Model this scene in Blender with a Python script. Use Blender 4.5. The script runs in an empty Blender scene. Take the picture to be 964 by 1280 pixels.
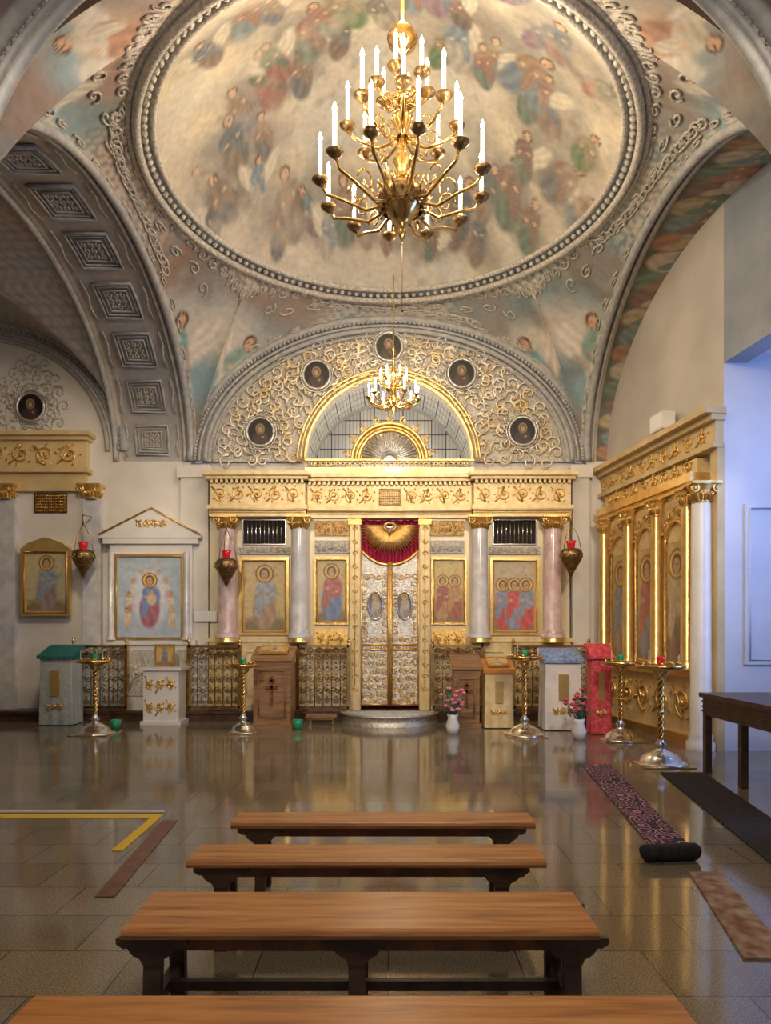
import bpy, math, random
import numpy as np
from mathutils import Vector, Matrix
random.seed(7); rng = np.random.RandomState(3)
PI = math.pi; R = math.radians
COL = bpy.context.scene.collection
sin, cos = math.sin, math.cos

# ---------------------------------------------------------------- materials
def new_mat(name):
    m = bpy.data.materials.new(name); m.use_nodes = True
    nt = m.node_tree; b = nt.nodes['Principled BSDF']
    return m, nt, b
def mat(name, col, rough=.5, metal=0., col2=None, scale=8., bump=0., bscale=60., spec=.5, emit=None, es=0., coat=0., sheen=0.):
    m, nt, b = new_mat(name); L = nt.links; N = nt.nodes
    b.inputs['Roughness'].default_value = rough; b.inputs['Metallic'].default_value = metal
    b.inputs['Specular IOR Level'].default_value = spec
    b.inputs['Coat Weight'].default_value = coat
    b.inputs['Base Color'].default_value = (*col, 1)
    tc = N.new('ShaderNodeTexCoord')
    if col2 is not None:
        n = N.new('ShaderNodeTexNoise'); n.inputs['Scale'].default_value = scale; n.inputs['Detail'].default_value = 6
        L.new(tc.outputs['Object'], n.inputs['Vector'])
        r = N.new('ShaderNodeValToRGB'); r.color_ramp.elements[0].position = .38; r.color_ramp.elements[1].position = .64
        r.color_ramp.elements[0].color = (*col, 1); r.color_ramp.elements[1].color = (*col2, 1)
        L.new(n.outputs['Fac'], r.inputs['Fac']); L.new(r.outputs['Color'], b.inputs['Base Color'])
    if bump:
        n2 = N.new('ShaderNodeTexNoise'); n2.inputs['Scale'].default_value = bscale; n2.inputs['Detail'].default_value = 4
        L.new(tc.outputs['Object'], n2.inputs['Vector'])
        bp = N.new('ShaderNodeBump'); bp.inputs['Strength'].default_value = bump; bp.inputs['Distance'].default_value = .02
        L.new(n2.outputs['Fac'], bp.inputs['Height']); L.new(bp.outputs['Normal'], b.inputs['Normal'])
    if emit:
        b.inputs['Emission Color'].default_value = (*emit, 1); b.inputs['Emission Strength'].default_value = es
    return m
M = {}
M['plaster'] = mat('white_plaster', (.66,.63,.58), .7, col2=(.74,.71,.67), scale=1.5, bump=.05)
M['plaster_daylit'] = mat('daylight_tinted_plaster', (.60,.64,.72), .7, col2=(.68,.71,.78), scale=1.2, bump=.05)  # plaster with the window's blue daylight mixed into its colour
M['ochre'] = mat('ochre_plaster', (.56,.42,.20), .6, col2=(.68,.52,.27), scale=2.5, bump=.05)
M['beige'] = mat('beige_wall_paint', (.46,.43,.40), .75, col2=(.55,.51,.46), scale=1.1, bump=.04)
M['greymould'] = mat('grey_painted_moulding', (.33,.34,.36), .6, col2=(.46,.45,.43), scale=9, bump=.15)
M['stucco'] = mat('carved_stucco', (.40,.37,.33), .55, col2=(.66,.62,.55), scale=26, bump=.6, bscale=38)
M['gold'] = mat('gilded_carving', (.95,.66,.24), .3, .85, col2=(.72,.44,.13), scale=14, bump=.35, bscale=55)
M['goldflat'] = mat('smooth_gilding', (.92,.66,.27), .28, .8, col2=(.80,.54,.19), scale=6, bump=.1)
M['paleg'] = mat('pale_gold_paint', (.80,.66,.38), .4, .25, col2=(.70,.52,.24), scale=9, bump=.15)
M['silver'] = mat('silvered_relief', (.78,.77,.74), .3, .75, col2=(.50,.46,.40), scale=20, bump=.6, bscale=48)
M['whitegloss'] = mat('white_enamel', (.78,.77,.75), .3, col2=(.72,.70,.66), scale=3)
M['cream'] = mat('cream_gold_enamel', (.80,.66,.40), .35, .1, col2=(.78,.70,.54), scale=2.5, bump=.08)
M['marblecol'] = mat('grey_marbled_column', (.52,.53,.56), .18, col2=(.68,.68,.70), scale=5, coat=.3)
M['pinkmarble'] = mat('pink_marbled_column', (.56,.38,.38), .2, col2=(.70,.58,.58), scale=6, coat=.3)
M['brass'] = mat('polished_brass', (.83,.58,.22), .2, 1., col2=(.6,.38,.12), scale=9)
M['darkbrass'] = mat('tarnished_bronze', (.16,.10,.05), .32, .9, col2=(.36,.23,.09), scale=20, bump=.3)
M['steel'] = mat('polished_silver_metal', (.75,.74,.72), .18, 1.)
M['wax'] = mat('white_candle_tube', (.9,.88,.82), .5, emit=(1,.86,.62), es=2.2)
M['flame'] = mat('lit_candle_bulb', (1,.9,.7), .4, emit=(1,.84,.58), es=90)
M['crimson'] = mat('crimson_curtain', (.42,.01,.06), .55, col2=(.62,.03,.12), scale=3, bump=.2, bscale=20)
M['redcloth'] = mat('red_brocade_cloth', (.50,.03,.06), .6, col2=(.70,.12,.14), scale=18, bump=.3)
M['whitecloth'] = mat('white_linen', (.78,.76,.74), .8, col2=(.70,.69,.68), scale=6, bump=.3, bscale=30)
M['greycloth'] = mat('grey_green_brocade', (.34,.39,.36), .65, col2=(.50,.53,.48), scale=30, bump=.4, bscale=90)
M['bluecloth'] = mat('blue_brocade', (.10,.20,.48), .6, col2=(.35,.45,.66), scale=25, bump=.3)
M['teal'] = mat('teal_velvet', (.01,.10,.10), .8, col2=(.02,.16,.15), scale=20)
M['black'] = mat('black_wool', (.012,.011,.012), .9, col2=(.03,.025,.022), scale=30, bump=.3)
M['blackgloss'] = mat('black_lacquer', (.012,.012,.014), .3)
M['darkwood'] = mat('dark_stained_wood', (.045,.022,.012), .38, col2=(.10,.05,.025), scale=7, bump=.12)
M['green'] = mat('green_glass', (.01,.30,.14), .15, spec=.8)
M['redglass'] = mat('red_glass_lamp', (.55,.01,.02), .15, emit=(.9,.05,.03), es=.08)
M['paper'] = mat('printed_paper', (.80,.80,.77), .7)
M['leaf'] = mat('green_leaves', (.03,.14,.07), .6, col2=(.08,.28,.14), scale=20)
M['pinkflower'] = mat('pink_petals', (.75,.10,.22), .6, col2=(.85,.35,.42), scale=30)
M['yellow'] = mat('yellow_tape', (.85,.58,.03), .5)
M['greytape'] = mat('worn_light_trim', (.62,.58,.52), .5)
M['darkbronze'] = mat('dark_red_wood', (.12,.04,.02), .35, col2=(.22,.08,.03), scale=8)

# benches' pine with grain along X (object space)
def wood_mat(name, a, b_, c, rough=.32, gs=(1.1,14,14)):
    m, nt, b = new_mat(name); N = nt.nodes; L = nt.links
    tc = N.new('ShaderNodeTexCoord'); mp = N.new('ShaderNodeMapping'); mp.inputs['Scale'].default_value = gs
    L.new(tc.outputs['Object'], mp.inputs['Vector'])
    n = N.new('ShaderNodeTexNoise'); n.inputs['Scale'].default_value = 2.2; n.inputs['Detail'].default_value = 9; n.inputs['Distortion'].default_value = .6
    L.new(mp.outputs['Vector'], n.inputs['Vector'])
    r = N.new('ShaderNodeValToRGB'); e = r.color_ramp.elements
    e[0].position = .3; e[0].color = (*a, 1); e[1].position = .72; e[1].color = (*c, 1)
    x = e.new(.5); x.color = (*b_, 1)
    L.new(n.outputs['Fac'], r.inputs['Fac']); L.new(r.outputs['Color'], b.inputs['Base Color'])
    bp = N.new('ShaderNodeBump'); bp.inputs['Strength'].default_value = .12; bp.inputs['Distance'].default_value = .01
    L.new(n.outputs['Fac'], bp.inputs['Height']); L.new(bp.outputs['Normal'], b.inputs['Normal'])
    b.inputs['Roughness'].default_value = rough
    return m
M['pine'] = wood_mat('varnished_pine', (.27,.10,.025), (.50,.20,.05), (.62,.30,.09))
M['walnut'] = wood_mat('brown_cabinet_wood', (.16,.08,.03), (.28,.15,.07), (.36,.21,.10))

# floor: speckled granite slabs with joints and darker bands
def floor_mat():
    m, nt, b = new_mat('polished_granite_slabs'); N = nt.nodes; L = nt.links
    tc = N.new('ShaderNodeTexCoord')
    br = N.new('ShaderNodeTexBrick'); br.offset = .5; br.inputs['Scale'].default_value = 1
    br.inputs['Brick Width'].default_value = .62; br.inputs['Row Height'].default_value = .42
    br.inputs['Mortar Size'].default_value = .004; br.inputs['Mortar Smooth'].default_value = .1
    br.inputs['Color1'].default_value = (.20,.165,.11,1); br.inputs['Color2'].default_value = (.27,.225,.155,1)
    br.inputs['Mortar'].default_value = (.05,.04,.03,1)
    L.new(tc.outputs['Object'], br.inputs['Vector'])
    n = N.new('ShaderNodeTexNoise'); n.inputs['Scale'].default_value = 130; n.inputs['Detail'].default_value = 3
    L.new(tc.outputs['Object'], n.inputs['Vector'])
    r = N.new('ShaderNodeValToRGB'); r.color_ramp.elements[0].position = .36; r.color_ramp.elements[1].position = .62
    r.color_ramp.elements[0].color = (.30,.30,.30,1); r.color_ramp.elements[1].color = (1.25,1.25,1.25,1)
    L.new(n.outputs['Fac'], r.inputs['Fac'])
    mx = N.new('ShaderNodeMixRGB'); mx.blend_type = 'MULTIPLY'; mx.inputs['Fac'].default_value = .9
    L.new(br.outputs['Color'], mx.inputs['Color1']); L.new(r.outputs['Color'], mx.inputs['Color2'])
    L.new(mx.outputs['Color'], b.inputs['Base Color'])
    n3 = N.new('ShaderNodeTexNoise'); n3.inputs['Scale'].default_value = 2.2; L.new(tc.outputs['Object'], n3.inputs['Vector'])
    r3 = N.new('ShaderNodeMapRange'); r3.inputs['To Min'].default_value = .045; r3.inputs['To Max'].default_value = .15
    L.new(n3.outputs['Fac'], r3.inputs['Value']); L.new(r3.outputs['Result'], b.inputs['Roughness'])
    bp = N.new('ShaderNodeBump'); bp.inputs['Strength'].default_value = .12; bp.inputs['Distance'].default_value = .004
    ad = N.new('ShaderNodeTexNoise'); ad.inputs['Scale'].default_value = 9; L.new(tc.outputs['Object'], ad.inputs['Vector'])
    L.new(ad.outputs['Fac'], bp.inputs['Height']); L.new(bp.outputs['Normal'], b.inputs['Normal'])
    b.inputs['Specular IOR Level'].default_value = .75
    return m
M['floor'] = floor_mat()
# painted surfaces: pigment kept per vertex in the 'paint' attribute
def paint_mat(name, rough, bump=.0):
    m, nt, b = new_mat(name); N = nt.nodes; L = nt.links
    a = N.new('ShaderNodeVertexColor'); a.layer_name = 'paint'
    tc = N.new('ShaderNodeTexCoord'); n = N.new('ShaderNodeTexNoise'); n.inputs['Scale'].default_value = 11; n.inputs['Detail'].default_value = 6
    L.new(tc.outputs['Object'], n.inputs['Vector'])
    r = N.new('ShaderNodeMapRange'); r.inputs['To Min'].default_value = .72; r.inputs['To Max'].default_value = 1.28
    L.new(n.outputs['Fac'], r.inputs['Value'])
    mx = N.new('ShaderNodeVectorMath'); mx.operation = 'MULTIPLY'
    L.new(a.outputs['Color'], mx.inputs[0]); L.new(r.outputs['Result'], mx.inputs[1])
    L.new(mx.outputs['Vector'], b.inputs['Base Color'])
    b.inputs['Roughness'].default_value = rough
    return m
M['fresco'] = paint_mat('painted_fresco', .75); M['icon'] = paint_mat('painted_icon_panel', .4)
# rug
def rug_mat():
    m, nt, b = new_mat('patterned_red_rug'); N = nt.nodes; L = nt.links
    tc = N.new('ShaderNodeTexCoord'); v = N.new('ShaderNodeTexVoronoi'); v.inputs['Scale'].default_value = 7
    L.new(tc.outputs['Object'], v.inputs['Vector'])
    w = N.new('ShaderNodeMath'); w.operation = 'SINE'; k = N.new('ShaderNodeMath'); k.operation = 'MULTIPLY'; k.inputs[1].default_value = 30
    L.new(v.outputs['Distance'], k.inputs[0]); L.new(k.outputs[0], w.inputs[0])
    r = N.new('ShaderNodeValToRGB'); e = r.color_ramp.elements
    r.color_ramp.interpolation = 'CONSTANT'
    e[0].position = 0; e[0].color = (.03,.02,.03,1); e[1].position = .8; e[1].color = (.50,.36,.30,1)
    x = e.new(.35); x.color = (.34,.03,.07,1)
    L.new(w.outputs[0], r.inputs['Fac']); L.new(r.outputs['Color'], b.inputs['Base Color']); b.inputs['Roughness'].default_value = .95
    return m
M['rug'] = rug_mat()
# greek key / coffer pattern in the niche vault
def key_mat():
    m, nt, b = new_mat('grey_coffered_vault'); N = nt.nodes; L = nt.links
    tc = N.new('ShaderNodeTexCoord'); br = N.new('ShaderNodeTexBrick'); br.offset = 0
    mp = N.new('ShaderNodeMapping'); mp.inputs['Rotation'].default_value = (0,0,R(0))
    L.new(tc.outputs['UV'], mp.inputs['Vector']); L.new(mp.outputs['Vector'], br.inputs['Vector'])
    br.inputs['Scale'].default_value = 1; br.inputs['Brick Width'].default_value = .30; br.inputs['Row Height'].default_value = .30
    br.inputs['Mortar Size'].default_value = .012
    br.inputs['Color1'].default_value = (.42,.44,.45,1); br.inputs['Color2'].default_value = (.52,.52,.50,1); br.inputs['Mortar'].default_value = (.11,.11,.13,1)
    b2 = N.new('ShaderNodeTexBrick'); b2.offset = 0; b2.inputs['Scale'].default_value = 1; b2.inputs['Brick Width'].default_value = .075; b2.inputs['Row Height'].default_value = .30
    b2.inputs['Mortar Size'].default_value = .007; b2.inputs['Color1'].default_value = (1,1,1,1); b2.inputs['Color2'].default_value = (.86,.86,.88,1); b2.inputs['Mortar'].default_value = (.45,.45,.48,1)
    L.new(mp.outputs['Vector'], b2.inputs['Vector'])
    mx = N.new('ShaderNodeMixRGB'); mx.blend_type = 'MULTIPLY'; mx.inputs['Fac'].default_value = 1
    L.new(br.outputs['Color'], mx.inputs['Color1']); L.new(b2.outputs['Color'], mx.inputs['Color2'])
    L.new(mx.outputs['Color'], b.inputs['Base Color']); b.inputs['Roughness'].default_value = .6
    bp = N.new('ShaderNodeBump'); bp.inputs['Strength'].default_value = .5; bp.inputs['Distance'].default_value = .02; bp.invert = True
    L.new(br.outputs['Fac'], bp.inputs['Height']); L.new(bp.outputs['Normal'], b.inputs['Normal'])
    return m
M['key'] = key_mat()

# ---------------------------------------------------------------- mesh builder
class MB:
    def __init__(s): s.v = []; s.f = []; s.sm = []
    def add(s, vs, fs, smooth=False):
        o = len(s.v); s.v += [tuple(p) for p in vs]; s.f += [tuple(i+o for i in f) for f in fs]; s.sm += [smooth]*len(fs)
    def box(s, x0, x1, y0, y1, z0, z1):
        if x0 > x1: x0, x1 = x1, x0
        s.add([(x0,y0,z0),(x1,y0,z0),(x1,y1,z0),(x0,y1,z0),(x0,y0,z1),(x1,y0,z1),(x1,y1,z1),(x0,y1,z1)],
              [(0,3,2,1),(4,5,6,7),(0,1,5,4),(1,2,6,5),(2,3,7,6),(3,0,4,7)])
    def tube(s, pts, r, n=6, close=False, cap=True):
        pts = [Vector(p) for p in pts]; m = len(pts)
        rs = r if isinstance(r, (list, tuple)) else [r]*m
        vs = []; up = None
        for i, p in enumerate(pts):
            a = pts[i-1] if (i > 0 or close) else p; b = pts[(i+1) % m] if (i < m-1 or close) else p
            t = (b-a); t = t.normalized() if t.length > 1e-9 else Vector((0,0,1))
            if up is None:
                up = Vector((0,0,1)) if abs(t.z) < .9 else Vector((1,0,0))
            u = up - t*up.dot(t)
            if u.length < 1e-4: u = Vector((1,0,0)) - t*t.x
            u.normalize(); up = u; w = t.cross(u)
            for k in range(n):
                a_ = 2*PI*k/n; vs.append(p + (u*cos(a_) + w*sin(a_))*rs[i])
        fs = []
        for i in range(m if close else m-1):
            j = (i+1) % m
            for k in range(n): fs.append((i*n+k, i*n+(k+1)%n, j*n+(k+1)%n, j*n+k))
        if not close and cap: fs += [tuple(range(n))[::-1], tuple((m-1)*n+k for k in range(n))]
        s.add(vs, fs, True)
    def lathe(s, prof, c=(0,0,0), n=20, a0=0., a1=2*PI):
        full = abs(a1-a0-2*PI) < 1e-6; m = n if full else n+1; vs = []
        for r_, z in prof:
            for k in range(m):
                a = a0+(a1-a0)*k/n; vs.append((c[0]+r_*cos(a), c[1]+r_*sin(a), c[2]+z))
        fs = []
        for i in range(len(prof)-1):
            for k in range(n):
                k2 = (k+1) % m if full else k+1
                fs.append((i*m+k, i*m+k2, (i+1)*m+k2, (i+1)*m+k))
        s.add(vs, fs, True)
    def prism(s, poly, y0, y1):          # polygon in x-z, extruded along y
        n = len(poly)
        s.add([(x, y0, z) for x, z in poly]+[(x, y1, z) for x, z in poly],
              [tuple(range(n)), tuple(range(2*n-1, n-1, -1))]+[(i, i+n, (i+1)%n+n, (i+1)%n) for i in range(n)])
    def ball(s, c, r, n=8, sz=1.):
        s.lathe([(max(1e-4, r*sin(PI*i/n)), -r*sz*cos(PI*i/n)) for i in range(n+1)], c, n+2)
    def grid(s, fn, nu, nv, closeu=False):
        vs = [fn(i/nu, j/nv) for j in range(nv+1) for i in range(nu+1)]
        fs = [(j*(nu+1)+i, j*(nu+1)+i+1, (j+1)*(nu+1)+i+1, (j+1)*(nu+1)+i) for j in range(nv) for i in range(nu)]
        s.add(vs, fs, True)
    def build(s, name, m, parent=None, loc=None, rz=0.):
        me = bpy.data.meshes.new(name); me.from_pydata(s.v, [], s.f); me.update()
        me.polygons.foreach_set('use_smooth', s.sm); me.materials.append(M[m] if isinstance(m, str) else m)
        o = bpy.data.objects.new(name, me); COL.objects.link(o)
        if parent is not None: o.parent = parent
        if loc is not None: o.location = loc
        if rz: o.rotation_euler.z = rz
        return o
def tag(o, label, cat, group=None):
    o['label'] = label; o['category'] = cat
    if group: o['group'] = group
    return o
def thing(name, label, cat, loc=(0,0,0), rz=0., group=None):
    o = bpy.data.objects.new(name, None); COL.objects.link(o); o.location = loc; o.rotation_euler.z = rz
    o.empty_display_size = .1
    return tag(o, label, cat, group)
def struct(o): o['kind'] = 'structure'; return o
def copy_tree(o, parent=None):
    c = o.copy(); COL.objects.link(c)
    if parent is not None: c.parent = parent
    for ch in list(o.children): copy_tree(ch, c)
    return c
def spiral(cx, cz, r, turns=1.3, d=1, a0=0., n=16):
    return [(cx+r*(1-.86*i/n)*cos(a0+d*turns*2*PI*i/n), cz+r*(1-.86*i/n)*sin(a0+d*turns*2*PI*i/n)) for i in range(n+1)]
def scroll_band(mb, x0, x1, z0, z1, y, n, t=.010, leaf=True):
    """acanthus scroll frieze in the plane y: linked volutes with leaf sprigs and berries"""
    w = (x1-x0)/n; h = z1-z0; zc = (z0+z1)/2; r = min(w*.40, h*.44)
    for i in range(n):
        cx = x0+(i+.5)*w; d = 1 if i % 2 else -1
        p = spiral(cx, zc, r, 1.4, d, PI/2*d); mb.tube([(a, y, b) for a, b in p], [t*1.35]+[t]*(len(p)-2)+[t*1.8], 5)
        mb.tube([(cx-w*.5, y, zc-d*h*.40), (cx-w*.25, y-.004, zc-d*h*.18), (cx, y, zc+d*r)], t, 4)
        if leaf:
            for k in range(5):
                a = 2*PI*k/5+i; q = (cx+r*1.12*cos(a), zc+r*1.02*sin(a))
                mb.tube([(q[0], y, q[1]), (q[0]+w*.10*cos(a+.7*d), y-.006, q[1]+h*.10*sin(a+.7*d))], [t*1.3, t*.2], 4)
            mb.ball((cx, y-.004, zc), t*2.1, 4)
def filigree(mb, pts, size, y, t=.008):
    """curl cluster at each point of a list (x,z)"""
    for (x, z) in pts:
        a0 = random.random()*6.28
        for k in range(3):
            a = a0+k*2.1; d = 1 if k % 2 else -1
            p = spiral(x+size*.45*cos(a), z+size*.45*sin(a), size*.42, 1.1, d, a+PI, 9)
            mb.tube([(u, y, v) for u, v in p], [t]*9+[t*1.7], 4)
# ---------------------------------------------------------------- paint engine
def pnoise(u, v, f=3., ph=0.):
    s = 0; a = 1.
    for k in range(5):
        s = s+a*np.sin(f*(1.7**k)*u*(1+.13*k)+ph+2.1*np.sin(f*(1.5**k)*v+k*1.3+ph))*np.cos(f*(1.6**k)*v*1.1+k+1.7*np.sin(f*1.3*(1.6**k)*u+ph*2))
        a *= .6
    return s/2.2
class Paint:
    def __init__(s, u, v, base):
        s.u = u; s.v = v; s.c = np.tile(np.array(base, float), (len(u), 1))
    def blend(s, m, col): s.c = s.c*(1-m[:, None])+np.array(col, float)[None]*m[:, None]
    def noise(s, col, f, ph=0, lo=0., hi=1., amt=1.):
        n = pnoise(s.u, s.v, f, ph)*.5+.5; m = np.clip((n-lo)/(hi-lo), 0, 1)*amt; s.blend(m, col)
    def ell(s, cx, cy, rx, ry, col, ang=0., soft=.25, wob=0., folds=0.):
        ca, sa = cos(ang), sin(ang); du = s.u-cx; dv = s.v-cy
        x = (du*ca+dv*sa)/rx; y = (-du*sa+dv*ca)/ry
        d = np.sqrt(x*x+y*y)
        if wob: d = d+wob*pnoise(s.u, s.v, 2.2/max(rx, ry), cx*7+cy*3)
        m = np.clip((1+soft/2-d)/soft, 0, 1)
        c = np.array(col, float)
        if folds:
            k = (np.sin(x*7+2*y+2*np.sin(3*y+cx*9))*.5+.5)*folds
            cc = c[None]*(1-k[:, None])+np.minimum(c*1.55+.02, 1)[None]*k[:, None]
            s.c = s.c*(1-m[:, None])+cc*m[:, None]
        else: s.blend(m, col)
    def rect(s, x0, x1, y0, y1, col):
        s.blend(((s.u > x0)&(s.u < x1)&(s.v > y0)&(s.v < y1)).astype(float), col)
    def ring(s, cx, cy, r, w, col, e=1.):
        d = np.sqrt((s.u-cx)**2+((s.v-cy)*e)**2); s.blend(np.clip(1.5-np.abs(d-r)/w*1.5, 0, 1), col)
def fig(P, cx, cy, h, rob, man, ang=0., halo=True, wing=None, skin=(.62,.40,.26), hal=(.85,.62,.20)):
    """a robed figure of height h, feet at cx,cy, leaning by ang"""
    ux, uy = -sin(ang), cos(ang)
    q = lambda a, b: (cx+ux*b*h+uy*a*h, cy+uy*b*h-ux*a*h)
    if wing:
        for sgn in (-1, 1):
            x, y = q(.26*sgn, .62); P.ell(x, y, .13*h, .34*h, wing, ang-.5*sgn, .4, .15, .4)
    x, y = q(0, .30); P.ell(x, y, .19*h, .34*h, rob, ang, .25, .08, .5)
    x, y = q(.03, .58); P.ell(x, y, .17*h, .20*h, man, ang+.35, .25, .10, .5)
    x, y = q(-.08, .40); P.ell(x, y, .07*h, .24*h, man, ang-.2, .3, .05, .4)
    if halo: x, y = q(0, .86); P.ell(x, y, .135*h, .135*h, hal, 0, .12); P.ring(x, y, .135*h, .02*h, (.30,.14,.05))
    x, y = q(0, .86); P.ell(x, y, .085*h, .10*h, (.14,.07,.04), ang, .25)
    x, y = q(0, .845); P.ell(x, y, .055*h, .078*h, skin, ang, .25)
    for e in (-1, 1):
        x, y = q(.021*e, .86); P.ell(x, y, .011*h, .007*h, (.06,.03,.02), ang, .5)
    x, y = q(0, .81); P.ell(x, y, .018*h, .006*h, (.35,.10,.08), ang, .5)
    for a, b in ((-.07, .55), (.10, .50)):
        x, y = q(a, b); P.ell(x, y, .035*h, .03*h, skin, ang, .3)
def set_paint(o, cols):
    me = o.data; at = me.color_attributes.new('paint', 'FLOAT_COLOR', 'POINT')
    a = np.ones((len(me.vertices), 4), dtype=np.float32); a[:, :3] = np.clip(cols, 0, 1); at.data.foreach_set('color', a.ravel())
def icon_panel(name, x0, x1, z0, z1, y, painter, parent, res=90, matname='icon', arch=False):
    """painted board facing -y, painter(P, w, h) works in metres from the lower centre"""
    w = x1-x0; h = z1-z0; nx = max(12, int(res*w/max(w, h))); nz = max(12, int(res*h/max(w, h)))
    mb = MB(); mb.grid(lambda a, b: (x0+a*w, y, z0+b*h), nx, nz)
    V = np.array(mb.v); u = V[:, 0]-(x0+x1)/2; v = V[:, 2]-z0
    P = painter(u, v, w, h)
    o = mb.build(name, matname, parent); set_paint(o, P.c)
    return o
# converts a sight line and a depth to metres, for laying out the room
CX, CY, FP, EYE = 486., 790., 853., 1.57
def wx(px, d): return (px-CX)*d/FP
def wz(py, d): return EYE+(CY-py)*d/FP
# ================================================================ THE ROOM
YB = 12.4; SZ = 4.67; AR = 3.6; AH = 2.57; YC = 8.95; HY = YB-YC; RR = 2.95; RZ = 7.47; SOL = .18
RWA = (3.97, 12.4); RWB = (4.42, 9.0)
mb = MB(); mb.box(-10, 6.2, -5, 14.6, -.2, 0); struct(mb.build('floor', 'floor'))
# front wall: side parts under and beside the arch, then the face of the arch itself
mb = MB()
mb.box(-10, -AR, YB, YB+.3, 0, 7.6)
mb.box(AR, RWA[0]+.02, YB, YB+.3, 0, 7.6)
for s in (-1, 1): mb.box(min(s*1.53, s*AR), max(s*1.53, s*AR), YB+.12, YB+.3, 0, SZ)
struct(mb.build('wall_front', 'plaster'))
mb = MB()
mb.grid(lambda a, b: ((1.53+(AR-1.53)*b)*cos(PI*a), YB+.02, SZ+(1.53+(AH-1.53)*b)*sin(PI*a)), 64, 8)
mb.grid(lambda a, b: ((AR+.6*b)*cos(PI*a), YB+.02, SZ+(AH+.5*b)*sin(PI*a)), 64, 2)
mb.grid(lambda a, b: (1.53*cos(PI*a), YB+.02+.3*b, SZ+1.53*sin(PI*a)), 48, 1)
struct(mb.build('wall_arch', 'stucco'))
# niche vault behind the arch with key pattern, rear of the sanctuary
mb = MB(); mb.grid(lambda a, b: (1.62*cos(PI*a), YB+.3+1.6*b, SZ+1.62*sin(PI*a)), 48, 6)
mb.grid(lambda a, b: (1.62*b*cos(PI*a), YB+1.9, SZ+1.62*b*sin(PI*a)), 48, 4)
o = mb.build('ceiling_niche', 'key'); struct(o)
uv = o.data.uv_layers.new(name='UVMap')
for li, l in enumerate(o.data.loops):
    c = o.data.vertices[l.vertex_index].co; a = math.atan2(c.z-SZ, c.x)
    uv.data[li].uv = (a*1.6, c.y) if c.y < YB+1.85 else (c.x, c.z)
mb = MB(); mb.box(-4, 4, 14.6, 14.8, 0, 6.6); struct(mb.build('wall_sanctuary', 'beige'))

# right wall, running obliquely toward the viewer, then returning outward
def rw(s, out, z):      # s metres along the wall from the front corner, out = metres off the wall
    dx, dy = RWB[0]-RWA[0], RWB[1]-RWA[1]; L = math.hypot(dx, dy); tx, ty = dx/L, dy/L
    return (RWA[0]+tx*s+ty*out, RWA[1]+ty*s-tx*out, z)
RL = math.hypot(RWB[0]-RWA[0], RWB[1]-RWA[1])
mb = MB()
def rbox(mb, s0, s1, o0, o1, z0, z1):
    vs = [rw(s0,o0,z0), rw(s1,o0,z0), rw(s1,o1,z0), rw(s0,o1,z0), rw(s0,o0,z1), rw(s1,o0,z1), rw(s1,o1,z1), rw(s0,o1,z1)]
    mb.add(vs, [(0,3,2,1),(4,5,6,7),(0,1,5,4),(1,2,6,5),(2,3,7,6),(3,0,4,7)])
rbox(mb, 0, RL, -.3, 0, 0, 7.6)
struct(mb.build('wall_right', 'beige'))
mb = MB(); rbox(mb, RL, RL+3.7, -.3, 0, 5.12, 7.6); struct(mb.build('wall_right_upper', mat('slate_blue_wall', (.24,.28,.34), .7, col2=(.34,.36,.40), scale=1.5)))
mb = MB(); mb.box(4.55, 6.1, 5.4, 9.2, 5.2, 5.3); struct(mb.build('ceiling_recess', 'plaster_daylit'))
mb = MB(); mb.box(RWB[0], 6.1, 9.0, 9.25, 0, 7.6)
struct(mb.build('wall_right_return', 'plaster_daylit'))
mb = MB()
mb.box(5.9, 6.1, 7.9, 9.0, 0, 7.6); mb.box(5.9, 6.1, 6.1, 7.9, 0, 1.5); mb.box(5.9, 6.1, 6.1, 7.9, 4.6, 7.6); mb.box(5.9, 6.1, -4, 6.1, 0, 7.6)
struct(mb.build('wall_right_aisle', 'plaster_daylit'))
mb = MB()
for z in (1.5, 2.53, 3.57, 4.56): mb.box(5.95, 6.02, 6.1, 7.9, z, z+.05)
for y in (6.1, 6.98, 7.85): mb.box(5.95, 6.02, y, y+.05, 1.5, 4.6)
struct(mb.build('window_1', 'whitegloss'))
mb = MB(); mb.box(-10, -9.8, -4, 12.4, 0, 7.6); struct(mb.build('wall_left', 'beige'))
# nave vault near the viewer and its side walls
mb = MB(); mb.grid(lambda a, b: (4.15*cos(PI*a), -4+(YC-HY+3.98)*b, SZ+3.15*sin(PI*a)), 40, 6)
mb.grid(lambda a, b: ((3.6+.57*b)*cos(PI*a), YC-HY-.02, SZ+(2.57+.6*b)*sin(PI*a)), 48, 2)
struct(mb.build('ceiling_nave', mat('rose_brown_vault', (.34,.24,.20), .7, col2=(.42,.33,.28), scale=2)))
for nm, s in (('left', -1), ('right', 1)):
    mb = MB(); mb.box(s*4.1, s*4.3, -4, YC-HY, 0, SZ+.1); mb.box(s*3.62, s*(10 if s < 0 else 6), YC-HY-.2, YC-HY, 0, 7.6 if s < 0 else 5.2)
    struct(mb.build('wall_nave_'+nm, 'beige'))
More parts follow.
